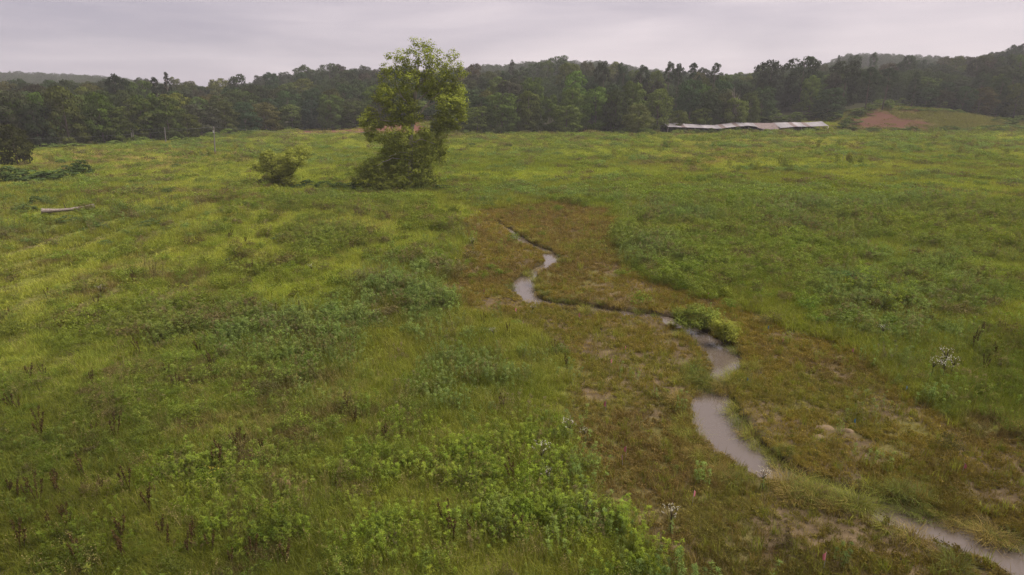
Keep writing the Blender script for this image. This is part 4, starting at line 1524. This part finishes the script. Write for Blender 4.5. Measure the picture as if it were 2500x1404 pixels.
def tin_shed():
    a, b = hit(1630, 327), hit(2020, 323)
    a[2] = b[2] = 0
    ax = b - a
    Ln = np.linalg.norm(ax)
    ang = math.atan2(ax[1], ax[0])
    root = empty('tin_shed', (a[0], a[1], float(terrain(a[0:1], a[1:2])[0]) + .35), ang, 'long low collapsing shed with wavy pale tin roof and open front', 'shed')
    r = np.random.default_rng(4)
    n = 36
    u = np.linspace(0, 1, n + 1)
    sag = np.interp(u, [0, .08, .2, .3, .38, .45, .55, .65, .72, .8, .9, 1], [.25, .35, -.15, -.45, .05, .65, .35, .25, .45, .55, .45, .85])
    ev = np.interp(u, [0, .1, .22, .32, .4, .5, .58, .66, .72, .8, .9, 1], [.25, .05, -.25, -.55, .15, .55, -.15, -.55, -.25, .15, .15, .4])
    ridge_z, eave_z, depth = 3.0, 2.0, 5.2
    prev = None
    for i in range(n):
        rust = (i in (20, 21, 22, 23, 24)) or i in (3, 12, 15, 28, 31)
        mb = MB()
        x0, x1 = u[i] * Ln, u[i + 1] * Ln
        ks = 9
        xs = np.linspace(x0 - .04, x1 + .04, ks)
        front = -.35 + r.normal(0, .12)
        vs = []
        for j, x in enumerate(xs):
            zc = .035 * (j % 2)
            s_ = np.interp(x / Ln, u, sag)
            e_ = np.interp(x / Ln, u, ev)
            j1 = r.normal(0, .015)
            lift = .02 * (i % 2)
            for q in (0, .5, 1):
                vs.append((x, front + q * depth, (eave_z + e_) * (1 - q) + (ridge_z + s_) * q + zc + j1 + lift - .12 * sin(q * pi)))
        vs = np.array(vs)
        if rust and 19 < i < 25:
            vs[::3, 2] -= .35 + r.uniform(0, .3)
            vs[::3, 1] += .2
        th = np.array((0, 0, -.03))
        f = []
        for j in range(ks - 1):
            for q in range(2):
                o = j * 3 + q
                f.append((o, o + 3, o + 4, o + 1))
        mb.add(vs, f)
        mb.add(vs + th, [q[::-1] for q in f])
        p = mb.build('roof_sheet', M_RUST if rust else M_TIN, root)
        if rust:
            p['label'] = 'rusty brown roof sheet'
    # far slope, posts, rails, boards, purlins
    mb = MB()
    vs = []
    for x in np.linspace(0, 1, 40):
        s_, z0 = np.interp(x, u, sag), .02
        vs += [(x * Ln, depth - .4, ridge_z + s_ - .04), (x * Ln, depth + 5, eave_z - .2 + s_ * .4)]
    vs = np.array(vs)
    mb.add(vs, [(2 * j, 2 * j + 2, 2 * j + 3, 2 * j + 1) for j in range(39)])
    mb.add(vs - (0, 0, .04), [(2 * j, 2 * j + 1, 2 * j + 3, 2 * j + 2) for j in range(39)])
    mb.build('rear_roof_slope', M_TIN, root)
    for i in range(19):
        x = i / 18 * Ln
        e = np.interp(i / 18, u, ev)
        MB().box((x, .15 + r.normal(0, .05), (eave_z + e) / 2 - .1), (.16, .16, eave_z + e - .15), (0, r.normal(0, .03), 0)).build('post', M_PLANK if i % 3 else M_STAKE, root)
    for i in range(12):
        x = (i + .5) / 12 * Ln
        MB().box((x, depth + 4.6, .9), (Ln / 12 - .05, .08, 1.7)).build('back_board', M_DARK, root)
    for i in range(9, 17):
        x = (i + .5) / 18 * Ln
        MB().box((x, .3, .35), (Ln / 18 - .2, .06, .55 + .15 * (i % 2)), (0, r.normal(0, .02), 0)).build('front_board', M_REDWOOD if i > 11 else M_PLANK, root)
    for i in range(10):
        x = Ln * (.62 + .035 * i)
        MB().box((x, .1, 1.15), (.09, .07, 1.5), (0, r.choice([-.8, .7, .9]), 0)).build('brace', M_PLANK, root)
    for k, (x, y, z) in enumerate([(.57, .0, .7), (.585, -.2, .6), (.40, -.1, .6), (.33, .1, .7)]):
        MB().box((x * Ln, y, z), (.18, .05, 1.9), (0, .7 - .3 * k, 0)).build('fallen_board', M_PLANK, root)


tin_shed()


def ruined_shed():
    a = hit(1378, 326)
    s = a[1] * cp / F
    root = empty('ruined_shed', a, 0, 'ruined plank shed with a collapsed rusty roof among shrubs', 'shed')
    for i in range(5):
        MB().box((i * 3.0 * s + 1.5 * s, 0, 1.35 + .1 * (i % 3)), (2.8 * s, .06, 2.7 - .15 * (i % 2)), (0, .02 * (i - 2), 0)).build('plank', M_PLANK, root)
    rf = [((58, 10, 10), (0.25, .35), 30), ((44, 6, 6), (.5, -.4), 24), ((82, 10, 9), (.2, .2), 26)]
    for (dx, dy, dz), (rx, ry), ln in rf:
        m = MB()
        c = np.array((dx * s, dy * s * 4 + 1, dz * s + .5))
        for k in range(4):
            m2 = MB()
            m2.box(c + rotm(rx, ry, 0) @ np.array(((k - 1.5) * ln / 4 * s, 0, .02 * (k % 2))), (ln / 4 * s * 1.03, 2.6, .04), (rx, ry, 0))
            m2.build('roof_sheet', M_REDWOOD if k % 3 else M_RUST, root)
    for dx, h, t in ((36, 1.8, .1), (48, 1.4, -.2), (70, 2.2, .05), (92, 1.6, 0)):
        MB().box((dx * s, .6, h / 2), (.15, .15, h), (0, t, 0)).build('post', M_PLANK, root)
    for k, (dx, dz, ry) in enumerate(((38, .8, .5), (46, .6, -.6), (55, 1.0, .2))):
        MB().box((dx * s, -.4, dz), (3.2, .08, .25), (0, ry, .1)).build('fallen_board', M_REDWOOD, root)


ruined_shed()

# ------------------------------------------------------------------ utility poles and lines
POLE_TOPS = []


def pole(px, ptop, pbase, label, cross=0, lean=0.0):
    b = hit(px, pbase)
    tp = at(px + lean, ptop, b[1])
    h = tp[2] - b[2]
    root = empty('utility_pole', b, 0, label, 'utility pole')
    MB().tube([(0, 0, -.3), (tp[0] - b[0], 0, h)], [.17, .12], 8).build('pole', M_POLE, root)
    dx = tp[0] - b[0]
    if cross:
        MB().box((dx, -.16, h - .35), (cross, .1, .12)).build('crossarm', M_POLE, root)
    for q in ((-.4, .4) if cross else (0,)):
        ins = MB()
        ins.tube([(dx + q * max(cross, .1), -.16 if cross else 0, h - (.28 if cross else .02)), (dx + q * max(cross, .1), -.16 if cross else 0, h - (.28 if cross else .02) + .22)], [.05, .035], 6)
        ins.build('insulator', M_STAKE, root)
    if cross or px == 525:
        MB().tube([(dx - .22, -.1, h - 1.3), (dx - .22, -.1, h - .7)], [.16, .16], 8).build('transformer', M_WIRE, root)
    POLE_TOPS.append((px, np.array((tp[0], b[1], tp[2] + .15))))


pole(525, 311, 377, 'weathered utility pole, nearest and tallest, at the left of the meadow', 0, -3)
pole(405, 313, 351, 'thin utility pole in front of the broad bright tree', 0, -3)
pole(323, 308, 352, 'left pole of the close pair before the dark gap', 0, -4)
pole(327, 317, 351, 'right, shorter pole of the close pair before the dark gap', 0, -3)
pole(1300, 264, 318, 'utility pole with a crossarm among trees right of the sycamore', 3.2, 0)
T = dict(POLE_TOPS)


def wire(p, q, sag, label):
    u = np.linspace(0, 1, 24)
    pts = p[None] * (1 - u[:, None]) + q[None] * u[:, None]
    pts[:, 2] -= sag * 4 * u * (1 - u)
    o = MB().tube(pts, .015, 4).build('power_line', M_CABLE)
    tag(o, label, 'power line')


left_end = at(-60, 338, 150)
wire(left_end, T[525], .9, 'thin power line running from the tallest pole to the left edge')
wire(T[525], at(905, 322, 215), 1.0, 'thin power line running from the tallest pole behind the sycamore')
wire(T[405], T[327], .3, 'thin power line between the middle pole and the close pair')
wire(T[525], T[405], .4, 'thin power line between the tallest pole and the middle pole')

# ------------------------------------------------------------------ fallen log


def fallen_log():
    a, b = hit(104, 528), hit(234, 517)
    d = b - a
    L = np.linalg.norm(d[:2])
    root = empty('fallen_log', a, math.atan2(d[1], d[0]), 'pale weathered log lying in the grass at far left', 'log')
    r = np.random.default_rng(3)
    u = np.linspace(0, 1, 16)
    z = np.interp(u, [0, .2, .5, .8, 1], [.60, .56, .54, .66, .76])
    rad = np.interp(u, [0, .06, .3, .6, .9, 1], [.34, .32, .21, .19, .28, .30]) + r.normal(0, .012, 16)
    MB().tube(np.c_[u * L, r.normal(0, .03, 16), z], rad, 12).build('trunk', M_LOG, root, True)
    MB().tube([(L * .45, 0, .55), (L * .44, .1, 1.0), (L * .425, .1, 1.5)], [.07, .05, .025], 6).build('branch_stub', M_TWIG, root)
    MB().tube([(L * .70, 0, .65), (L * .705, .1, 1.1)], [.07, .03], 6).build('branch_stub', M_TWIG, root)


fallen_log()

# ------------------------------------------------------------------ individual meadow plants


def copy_tree(o, parent=None):
    c = o.copy()
    COL.objects.link(c)
    if parent is not None:
        c.parent = parent
    for ch in [q for q in o.children]:
        copy_tree(ch, c)
    return c


def spread(proto, spots, labelf, group, colours=None, smin=.8, smax=1.25, sink=.03):
    for i, s in enumerate(spots):
        o = proto if i == 0 else copy_tree(proto)
        px, py = s[0], s[1]
        k = s[2] if len(s) > 2 else rng.uniform(smin, smax)
        p = hit(px, py)
        o.location = (p[0], p[1], p[2] - sink)
        o.rotation_euler = (rng.normal(0, .05), rng.normal(0, .05), rng.uniform(0, 6.28))
        o.scale = (k,) * 3
        o['label'] = labelf(i, s)
        if group:
            o['group'] = group
        if colours is not None:
            c = np.array(colours[i % len(colours)]) * rng.uniform(.85, 1.15)
            for ch in o.children:
                ch.color = (*c, 1)


# young saplings dotted over the far meadow
def sapling_proto():
    r = np.random.default_rng(2)
    root = empty('sapling', (0, 0, 0), 0, 'x', 'sapling')
    c = link('foliage', crown_mesh('foliage', 77, 'tall', 420, .13), root)
    c.scale = (1.1, 1.1, 1.7)
    c.location = (0, 0, .25)
    MB().tube([(0, 0, 0), (0, 0, 1.6)], [.03, .01], 5).build('stem', M_BARK, root)
    return root


sp_spots = []
for k in range(70):
    q = (1700, 1760, 1990, 2060, 2200, 2330)[int(rng.integers(0, 6))]
    sp_spots.append((float(np.clip(rng.normal(q, 75), 1610, 2480)), 330 + rng.uniform(0, 1) ** 1.6 * 95))
n_right = len(sp_spots)
for k in range(26):
    sp_spots.append((rng.uniform(90, 620), 368 + rng.uniform(0, 1) ** 1.3 * 34))
for k in range(12):
    sp_spots.append((rng.uniform(470, 535), 382 + rng.uniform(0, 8)))
n_left = len(sp_spots)
for k in range(22):
    sp_spots.append((rng.uniform(1120, 1620), 332 + rng.uniform(0, 1) ** 1.5 * 60))
spread(sapling_proto(), sp_spots,
       lambda i, s: 'small yellow-green sapling scattered in the meadow before the tin shed' if i < n_right else
       ('small yellow-green sapling in the dry grass near the left poles' if i < n_left else 'small yellow-green sapling in the meadow before the ruined shed'),
       'young saplings dotted over the meadow', [(.200, .215, .036), (.165, .19, .034), (.21, .20, .04)], .6, 1.25)

# dark low bushes dotted over the left meadow
for px, py, wp, hp in [(150, 402, 40, 12), (90, 500, 40, 22), (60, 520, 60, 20), (165, 545, 60, 18), (240, 562, 60, 20), (420, 440, 60, 14), (330, 450, 80, 10),
                       (560, 470, 40, 14), (410, 474, 40, 14), (370, 555, 60, 20), (260, 600, 50, 14), (560, 650, 40, 20), (430, 412, 40, 12), (385, 520, 36, 14), (105, 545, 40, 14), (690, 590, 60, 20),
                       (1010, 390, 40, 12), (1090, 378, 36, 10), (1150, 360, 40, 10), (1240, 362, 36, 10), (560, 405, 40, 10), (600, 372, 40, 8)]:
    shrub('low_bush', px, py, wp, hp, (.058, .080, .024), 'low dark bushy clump dotted in the open meadow', 'dark bushy clumps in the meadow', False, 'bush')


# dead brown dock stalks
def stalk_proto(seed):
    r = np.random.default_rng(seed)
    root = empty('dead_stalk', (0, 0, 0), 0, 'x', 'dead weed')
    for k in range(3):
        a = r.uniform(0, 6.28)
        b = np.array((r.normal(0, .08), r.normal(0, .08), 0))
        h = r.uniform(.8, 1.2)
        d = np.array((cos(a) * .22, sin(a) * .22, 1))
        mb = MB()
        mb.tube([b, b + d * h * .6, b + d * h], [.012, .010, .005], 5)
        n = 70
        t = r.uniform(.5, 1, n)
        c = b + d * (h * t)[:, None] + rdir(n, r) * .04
        v, f = leaves(c, rdir(n, r), .05, .035, r)
        mb.add(v, f)
        mb.build('seed_stalk', M_STALK, root)
    return root


st = []
for a, b in [(25, 1215), (45, 1225), (70, 1230), (95, 1240), (140, 1195), (150, 1215), (105, 1085), (100, 1060), (55, 1015), (35, 1005), (75, 935), (110, 930), (230, 1070), (285, 1075),
             (410, 930), (435, 965), (535, 1160), (545, 1140), (580, 1110), (590, 1120), (640, 1110), (320, 1215), (250, 1210), (210, 1180), (480, 1340), (465, 1370), (520, 1370), (310, 1380),
             (400, 1320), (410, 1350), (160, 1280), (165, 1300), (130, 1310), (55, 1360), (950, 1095), (850, 1020), (870, 1045), (1110, 1335), (1085, 1295), (1255, 1190), (1260, 1320), (1150, 1320),
             (1430, 1240), (740, 780), (660, 790), (520, 775), (330, 700), (375, 680), (240, 760), (120, 740), (910, 800), (1180, 800), (1240, 820), (1355, 870), (1385, 905), (560, 590),
             (600, 600), (580, 640), (620, 665), (1230, 1010), (700, 1390), (620, 1380), (570, 1400), (30, 790), (230, 945), (345, 870), (2030, 500), (2050, 498), (1990, 505), (2195, 570),
             (2390, 830), (2375, 860), (2425, 880), (2400, 910), (490, 870), (520, 900), (300, 1330), (200, 1390), (370, 1260)]:
    st.append((a, b, rng.uniform(.75, 1.2)))
half = [s for i, s in enumerate(st) if i % 2]
half2 = [s for i, s in enumerate(st) if not i % 2]


def st_label(i, s):
    px, py = s[0], s[1]
    if py < 720:
        return 'dead dark brown weed stalk far out in the meadow'
    if px < 700 and py < 1000:
        return 'dead dark brown weed stalk among the bluish weeds at left'
    if px < 700:
        return 'dead dark brown weed stalk in the lower left foreground'
    if px > 1900:
        return 'dead dark brown weed stalk near the white flowers at right'
    return 'dead dark brown weed stalk among the bright leafy plants left of the marsh'


spread(stalk_proto(1), half, st_label, 'dead brown weed stalks')
spread(stalk_proto(2), half2, st_label, 'dead brown weed stalks')


# white flowering plants
def flower_proto(name, mat, seed, nh, cat, h=1.1):
    r = np.random.default_rng(seed)
    root = empty(name, (0, 0, 0), 0, 'x', cat)
    st_, fl, lf = MB(), MB(), MB()
    tips = []
    st_.tube([(0, 0, 0), (.02, 0, h * .5), (.03, .02, h * .7)], [.014, .010, .008], 5)
    for k in range(nh):
        a, q = r.uniform(0, 6.28), r.uniform(.05, .34)
        tp = np.array((.03 + cos(a) * q, .02 + sin(a) * q, h * r.uniform(.82, 1.05)))
        st_.tube([(.03, .02, h * .62), tp * (.8, .8, .97), tp], [.006, .004, .003], 4)
        tips.append(tp)
        n = 4
        c = tp + r.normal(0, .02, (n, 3))
        v, f = leaves(c, np.array((0, 0, 1.)) + .6 * rdir(n, r), .034, .03, r)
        fl.add(v, f)
    n = 40
    t = r.uniform(.1, .7, n)
    d = rdir(n, r)
    v, f = leaves(np.c_[np.zeros((n, 2)), t * h] + d * .08, d * .3 + (0, 0, 1), .14, .03, r, along=d)
    lf.add(v, f, np.repeat(r.uniform(.7, 1.3, n), 4))
    st_.build('stem', M_TWIG, root)
    fl.build('blossom', mat, root)
    lf.build('leaf_mass', M_LEAF, root).color = (.075, .105, .03, 1)
    return root


wf = [(1322, 1165, 1.15, 'tall white-flowered weed among bright plants left of the marsh'), (1338, 1190, .7, 'small white-flowered weed just below the tallest one'),
      (1390, 1085, 1.0, 'white-flowered weed at the left edge of the marsh'), (1430, 1085, .6, 'sparse white-flowered weed just inside the marsh edge'),
      (1635, 1310, .95, 'white-flowered weed beside the bare track in the marsh'), (1860, 1200, .8, 'cream-flowered weed on the stream bank at the long pool'),
      (2270, 930, 1.1, 'white-flowered weed at left of the big white clump'), (2300, 910, 1.2, 'topmost weed of the big white-flowered clump at right'),
      (2300, 938, 1.1, 'lowest weed of the big white-flowered clump at right'), (2285, 918, 1.0, 'middle weed of the big white-flowered clump at right'),
      (2318, 925, 1.1, 'rightmost weed of the big white-flowered clump at right'), (2150, 838, 1.0, 'pale-flowered weed in the grass above the big white clump'),
      (1155, 612, 1.2, 'white-flowered weed far up at the marsh edge'), (248, 738, 1.1, 'cream-flowered weed on the bluish weed patch at left'),
      (1085, 745, 1.0, 'white-flowered weed in the weeds left of the upper stream'), (1060, 752, .9, 'faint white-flowered weed left of the upper stream'),
      (760, 675, 1.0, 'white-flowered weed beside the dark patch in mid meadow'), (1205, 835, .8, 'white-flowered weed above the bluish upright weeds'),
      (1300, 775, .8, 'cream-flowered weed in the marsh near a pink flag'), (2112, 708, .8, 'white-flowered weed beside the fallen leafy branch')]
spread(flower_proto('white_flower_plant', M_WHITE, 6, 20, 'flowering weed'), wf, lambda i, s: s[3], 'white flowering weeds')
yf = [(455, 722, 1.0, 'yellow-flowered weed in the mown-looking grass at left'), (528, 1180, .9, 'yellow-flowered weed in the lower left foreground'), (1118, 650, 1.2, 'bright yellow-green weed at the upper marsh edge'),
      (25, 775, .8, 'yellow-flowered weed at the far left edge'), (1482, 620, 1.1, 'yellow weed standing up right of the upper stream')]
spread(flower_proto('yellow_flower_plant', M_YELLOW, 8, 14, 'flowering weed', .9), yf, lambda i, s: s[3], 'yellow flowering weeds')


# survey flags and stakes
def flag_proto(mat):
    root = empty('survey_flag', (0, 0, 0), 0, 'x', 'survey flag')
    MB().tube([(0, 0, 0), (.01, 0, .62)], [.006, .006], 5).build('wire', M_WIRE, root)
    m = MB()
    v = np.array([(.01, 0, .62), (.05, .02, .60), (.09, -.01, .55), (.10, .01, .50), (.01, 0, .36), (.04, .015, .37), (.07, -.01, .37), (.085, .01, .36)])
    f = [(0, 4, 5, 1), (1, 5, 6, 2), (2, 6, 7, 3)]
    m.add(v, f)
    m.add(v + (0, .004, 0), [q[::-1] for q in f])
    m.build('flag', mat, root)
    return root


FL = [(1479, 1012, 'pink survey flag on the sandy flat left of the stream'), (1690, 1232, 'pink survey flag in the marsh below the long pool'), (1527, 1128, 'pink survey flag low on the left of the marsh'),
      (1261, 772, 'pink survey flag below the bright upper pool'), (1180, 720, 'pink survey flag left of the bright upper pool'), (1493, 900, 'pink survey flag on the flat below the narrow stream run'),
      (1527, 864, 'pink survey flag just below the narrow stream run'), (1416, 786, 'pink survey flag next to the narrow stream run'), (1729, 730, 'pink survey flag above the dark stream bush'),
      (2306, 738, 'red-pink survey flag far in the weeds at right'), (2083, 866, 'pink survey flag on the right edge of the marsh'), (1911, 843, 'pink survey flag right of the stream bushes'),
      (2348, 1160, 'pink survey flag in the brown grass at lower right'), (1520, 1145, 'faint pink survey flag beside the low left one'), (2010, 1395, 'pink survey flag at the very bottom of the marsh')]
spread(flag_proto(M_PINK), [(a, b, rng.uniform(.9, 1.2), l) for a, b, l in FL], lambda i, s: s[3], 'pink survey flags')
spread(flag_proto(M_BLUE), [(2210, 960, .8, 'tiny blue survey flag beside the white flowers'), (2088, 1045, .8, 'tiny blue survey flag by the sand patches'),
                            (1876, 808, .8, 'tiny blue survey flag right of the yellow-green bush'), (1822, 935, .7, 'tiny blue survey flag near the stream neck')],
       lambda i, s: s[3], 'blue survey flags')


def stake(px, pb, pt, lean, mat, label):
    b = hit(px, pb)
    t = at(px + lean, pt, b[1])
    root = empty('survey_stake', b, 0, label, 'stake')
    v = t - b
    MB().tube([(0, 0, -.1), v * .97], [.035, .035], 4).build('post', mat, root)
    MB().tube([v * .97, v], [.035, .012], 4).build('tip', mat, root)


stake(911, 733, 713, 2, M_STAKE, 'white and pink wooden stake standing in the grass left of the marsh')
stake(2056, 402, 374, 4, M_POLE, 'tall grey leaning stake in the far right meadow')
stake(2044, 418, 405, 3, M_POLE, 'short grey stake in the far right meadow')
stake(1822, 344, 332, 1, M_POLE, 'pale stake in front of the tin shed')


# grass tussocks on the stream banks
def tussock_proto(seed, n, h, wd):
    root = empty('sedge_tussock', (0, 0, 0), 0, 'x', 'grass tussock')
    v, f, a = proto_tussock(seed, n, .55, h, wd)
    link('blades', np_mesh('blades', v, f, M_LEAF, False, a), root)
    v, f, a = proto_grass(seed + 1, 90, .6, h * .6, wd, .9)
    tag(link('dead_blades', np_mesh('dead_blades', v, f, M_LEAF, False, a), root), kind='stuff')
    return root


TZ = [('beside the long pool', [(1655, 985), (1670, 1030), (1690, 1075), (1720, 1130), (1755, 1160), (1800, 985), (1810, 1030), (1820, 1050), (1850, 1085), (1880, 1100), (1915, 1110), (1660, 1060), (1700, 1110), (1790, 1000), (1840, 1060), (1900, 1125), (1780, 1180)]),
      ('at the stream neck above the long pool', [(1722, 934, 1.5), (1700, 925, 1.4), (1745, 938, 1.3), (1785, 925, 1.4), (1690, 905, 1.3), (1805, 935, 1.4), (1690, 930), (1715, 915), (1735, 925), (1660, 935), (1720, 945), (1790, 930), (1815, 920), (1840, 940), (1770, 940), (1800, 905), (1830, 900), (1700, 955), (1765, 950)]),
      ('on the bank below the long pool', [(1920, 1188, 1.2), (1950, 1200, 1.4), (1985, 1208, 1.5), (2010, 1220, 1.5), (2045, 1205, 1.5), (1960, 1178, 1.3), (2000, 1180, 1.4), (2075, 1225, 1.4), (2095, 1240, 1.3), (1970, 1215, 1.4), (2060, 1235), (2030, 1240), (1935, 1215)]),
      ('along the lower right channel', [(2130, 1195), (2165, 1205), (2200, 1210), (2240, 1225), (2280, 1240), (2310, 1255), (2350, 1265), (2390, 1285), (2430, 1300), (2470, 1320), (2210, 1235), (2260, 1250), (2145, 1225), (2330, 1275), (2410, 1300),
                                         (2225, 1325), (2330, 1385), (2160, 1295)]),
      ('along the narrow middle run of the stream', [(1330, 722), (1360, 732), (1395, 736), (1430, 741), (1470, 746), (1515, 752), (1560, 758), (1600, 764), (1430, 768), (1560, 790), (1640, 788), (1660, 822), (1800, 850)]),
      ('around the bright upper pools', [(1245, 700), (1250, 672), (1290, 665), (1320, 655), (1310, 690), (1320, 706), (1340, 612), (1370, 620), (1372, 640), (1240, 565), (1280, 570), (1310, 590), (1330, 610), (1300, 555), (1390, 520), (1320, 515), (1265, 600)])]
TUS = {}
protos = [tussock_proto(401, 260, .66, .010), tussock_proto(403, 220, .56, .011)]
first = [True, True]
for where, spots in TZ:
    far = spots[0][1] < 800
    for i, (px, py, *big) in enumerate(spots):
        k = i % 2
        o = protos[k] if first[k] else copy_tree(protos[k])
        first[k] = False
        p = hit(px, py)
        gz = float(ground_z(p[0:1], p[1:2])[0])
        o.location = (p[0], p[1], max(gz, -.3) - .02)
        s = rng.uniform(.65, 1.15) * (1 + (big[0] - 1) * .55 if big else 1.0)
        o.rotation_euler = (0, 0, rng.uniform(0, 6.28))
        o.scale = (s, s, s * rng.uniform(.8, 1.15))
        o['label'] = 'long arching grass tussock ' + where
        o['group'] = 'grass tussocks ' + where
        j = int(np.argmin(np.hypot(SR[:, 0] - p[0], SR[:, 1] - p[1])))
        tgx, tgy = SR[min(j + 1, 259), :2] - SR[max(j - 1, 0), :2]
        side = 'right' if (tgx * (p[1] - SR[j, 1]) - tgy * (p[0] - SR[j, 0])) > 0 else 'left'
        o['_j'] = j
        TUS.setdefault((side, where), []).append(o)
        v = rng.uniform()
        c = np.array((.150, .152, .030)) if v < .35 else (np.array((.100, .112, .026)) if v < .72 else np.array((.175, .130, .040)))
        ch = sorted(o.children, key=lambda q: q.name)
        for q in ch:
            q.color = (*(c if q.name.startswith('blades') else np.array((.14, .095, .04))), 1)

order_labels(TUS, lambda o: o['_j'], lambda g, n, o: '%s grass tussock down the %s bank %s' % (n, *g))
for lst in TUS.values():
    for o in lst:
        del o['_j']

# sparse tufts standing up from the marsh flats
mt = []
while len(mt) < 200:
    a, b = rng.uniform(1100, 2500), rng.uniform(600, 1400)
    g = gpl(a, b)
    gx, gy = np.array([g[0]]), np.array([g[1]])
    if marsh(gx, gy)[0] > .8 and stream_dist(gx, gy)[0] > .6:
        mt.append((a, b, rng.uniform(.5, 1.0)))


def tuft_proto():
    root = empty('marsh_tuft', (0, 0, 0), 0, 'x', 'grass tuft')
    v, f, a = proto_grass(55, 34, .16, .62, .018, .35)
    link('blades', np_mesh('blades', v, f, M_LEAF, False, a), root)
    return root


spread(tuft_proto(), mt, lambda i, s: 'upright yellow-green grass tuft on the upper marsh flats' if s[1] < 850 else ('upright yellow-green grass tuft on the marsh flats left of the long pool' if s[0] < 1750 else
       'upright yellow-green grass tuft on the marsh flats right of the long pool'), 'upright grass tufts on the marsh', [(.185, .180, .032), (.15, .165, .03), (.17, .13, .04)])

# fallen leafy branch
def fallen_branch():
    b = hit(2060, 700)
    s = b[1] / F
    root = empty('fallen_branch', b, 0, 'fallen dark leafy branch lying on the weeds at right', 'branch')
    r = np.random.default_rng(9)
    for path in ([(-25, -2), (0, -6), (35, -8), (70, -26)], [(0, -6), (18, 6), (45, 4), (60, 10)], [(-25, -2), (-10, 8), (12, 14)]):
        pts = np.array([(x * s, y * -.6 * s * 2, 1.0 - abs(x) * .004) for x, y in path])
        u, u2 = np.linspace(0, 1, len(pts)), np.linspace(0, 1, 14)
        pp = np.stack([np.interp(u2, u, pts[:, k]) for k in range(3)], 1)
        mb = MB().tube(pp, np.linspace(.04, .012, 14), 5)
        lim = mb.build('bough', M_TWIG, root)
        n = 420
        c = pp[r.integers(0, 14, n)] + r.normal(0, 1, (n, 3)) * (.20, .20, .10)
        v, f = leaves(c, np.array((0, 0, 1.)) + .5 * rdir(n, r), .14, .07, r)
        link('foliage', np_mesh('foliage', v, f, M_LEAF, False, np.repeat(r.uniform(.7, 1.3, n), 4)), lim).color = (.060, .105, .030, 1)


fallen_branch()


# sand patches, drift twigs in the water
def sand_patch(px, py, wpx, hpx, label):
    b = hit(px, py)
    d = np.hypot(b[1], H) * 1.0
    rx = wpx / F * d / 2
    ry = rx * .7
    r = np.random.default_rng(int(px))
    th = np.linspace(0, 2 * pi, 22, endpoint=False)
    V, Fc = [(0, 0, .10)], []
    for k, q in enumerate((.35, .7, 1.0)):
        rr = q * (1 + .22 * np.sin(th * 2 + px) + r.normal(0, .06, 22))
        V += [(rx * a * cos(t), ry * a * sin(t), .09 * (1 - q) + (-.05 if q == 1 else .015)) for a, t in zip(rr, th)]
    tri = [(0, 1 + j, 1 + (j + 1) % 22) for j in range(22)]
    quad = [(1 + k * 22 + j, 1 + (k + 1) * 22 + j, 1 + (k + 1) * 22 + (j + 1) % 22, 1 + k * 22 + (j + 1) % 22) for k in range(2) for j in range(22)]
    me = np_mesh('sand_patch', np.array(V), [np.array(quad), np.array(tri)], M_SAND, True)
    o = link('sand_patch', me)
    o.location = (b[0], b[1], b[2] + .05)
    tag(o, label, 'sand patch')


sand_patch(2012, 1042, 40, 16, 'larger pale tan sand patch on the marsh right of the pool')
sand_patch(1998, 1066, 30, 12, 'smaller tan sand patch just below the larger one')
sand_patch(2070, 1052, 26, 10, 'faint tan sand patch right of the larger one')


def drift(px, py, ln, label, seed):
    r = np.random.default_rng(seed)
    g = gpl(px, py, -.33)
    root = empty('drift_twig', (g[0], g[1], -.35), r.uniform(0, 3), label, 'twig')
    MB().tube([(0, 0, 0), (ln * .5, .05, .06), (ln, 0, .02)], [.012, .010, .005], 5).build('stick', M_TWIG, root)
    m = MB()
    n = 18
    c = np.c_[r.uniform(0, ln, n), r.normal(0, .12, n), r.uniform(.0, .07, n)]
    v, f = leaves(c, np.array((0, 0, 1.)) + .6 * rdir(n, r), .05, .025, r)
    m.add(v, f)
    m.build('dead_leaf_mass', M_TWIG, root)


drift(1783, 1018, .5, 'dark leafy twig lying at the right side of the long pool', 1)
drift(1722, 1000, .3, 'small dark twig floating near the left bank of the long pool', 2)
drift(1715, 1030, .25, 'second small dark twig floating along the left bank', 3)
drift(1800, 1075, .45, 'dark twig at the right bank lower in the long pool', 4)
drift(1278, 690, .5, 'dark twig floating in the bright upper pool', 5)

# ------------------------------------------------------------------ haze


def haze():
    b = MB().box((0, 520, 0), (2700, 1800, 2))
    m = bpy.data.materials.new('haze')
    m.use_nodes = True
    t = m.node_tree
    t.nodes.clear()
    o = N(t, 'ShaderNodeOutputMaterial')
    v = N(t, 'ShaderNodeVolumePrincipled')
    v.inputs['Color'].default_value = (.93, .90, .95, 1)
    v.inputs['Density'].default_value = HAZE
    t.links.new(v.outputs[0], o.inputs['Volume'])
    lo, hi = -4.0, 90.0
    ob = b.build('haze', m)
    ob.scale = (1, 1, (hi - lo) / 2)
    ob.location = (0, 0, (hi + lo) / 2)
    tag(ob, kind='stuff')


HAZE = 0.00020
haze()
print('objects', len(bpy.data.objects), 'tris', sum(len(o.data.polygons) * 2 for o in scene.objects if o.type == 'MESH'))
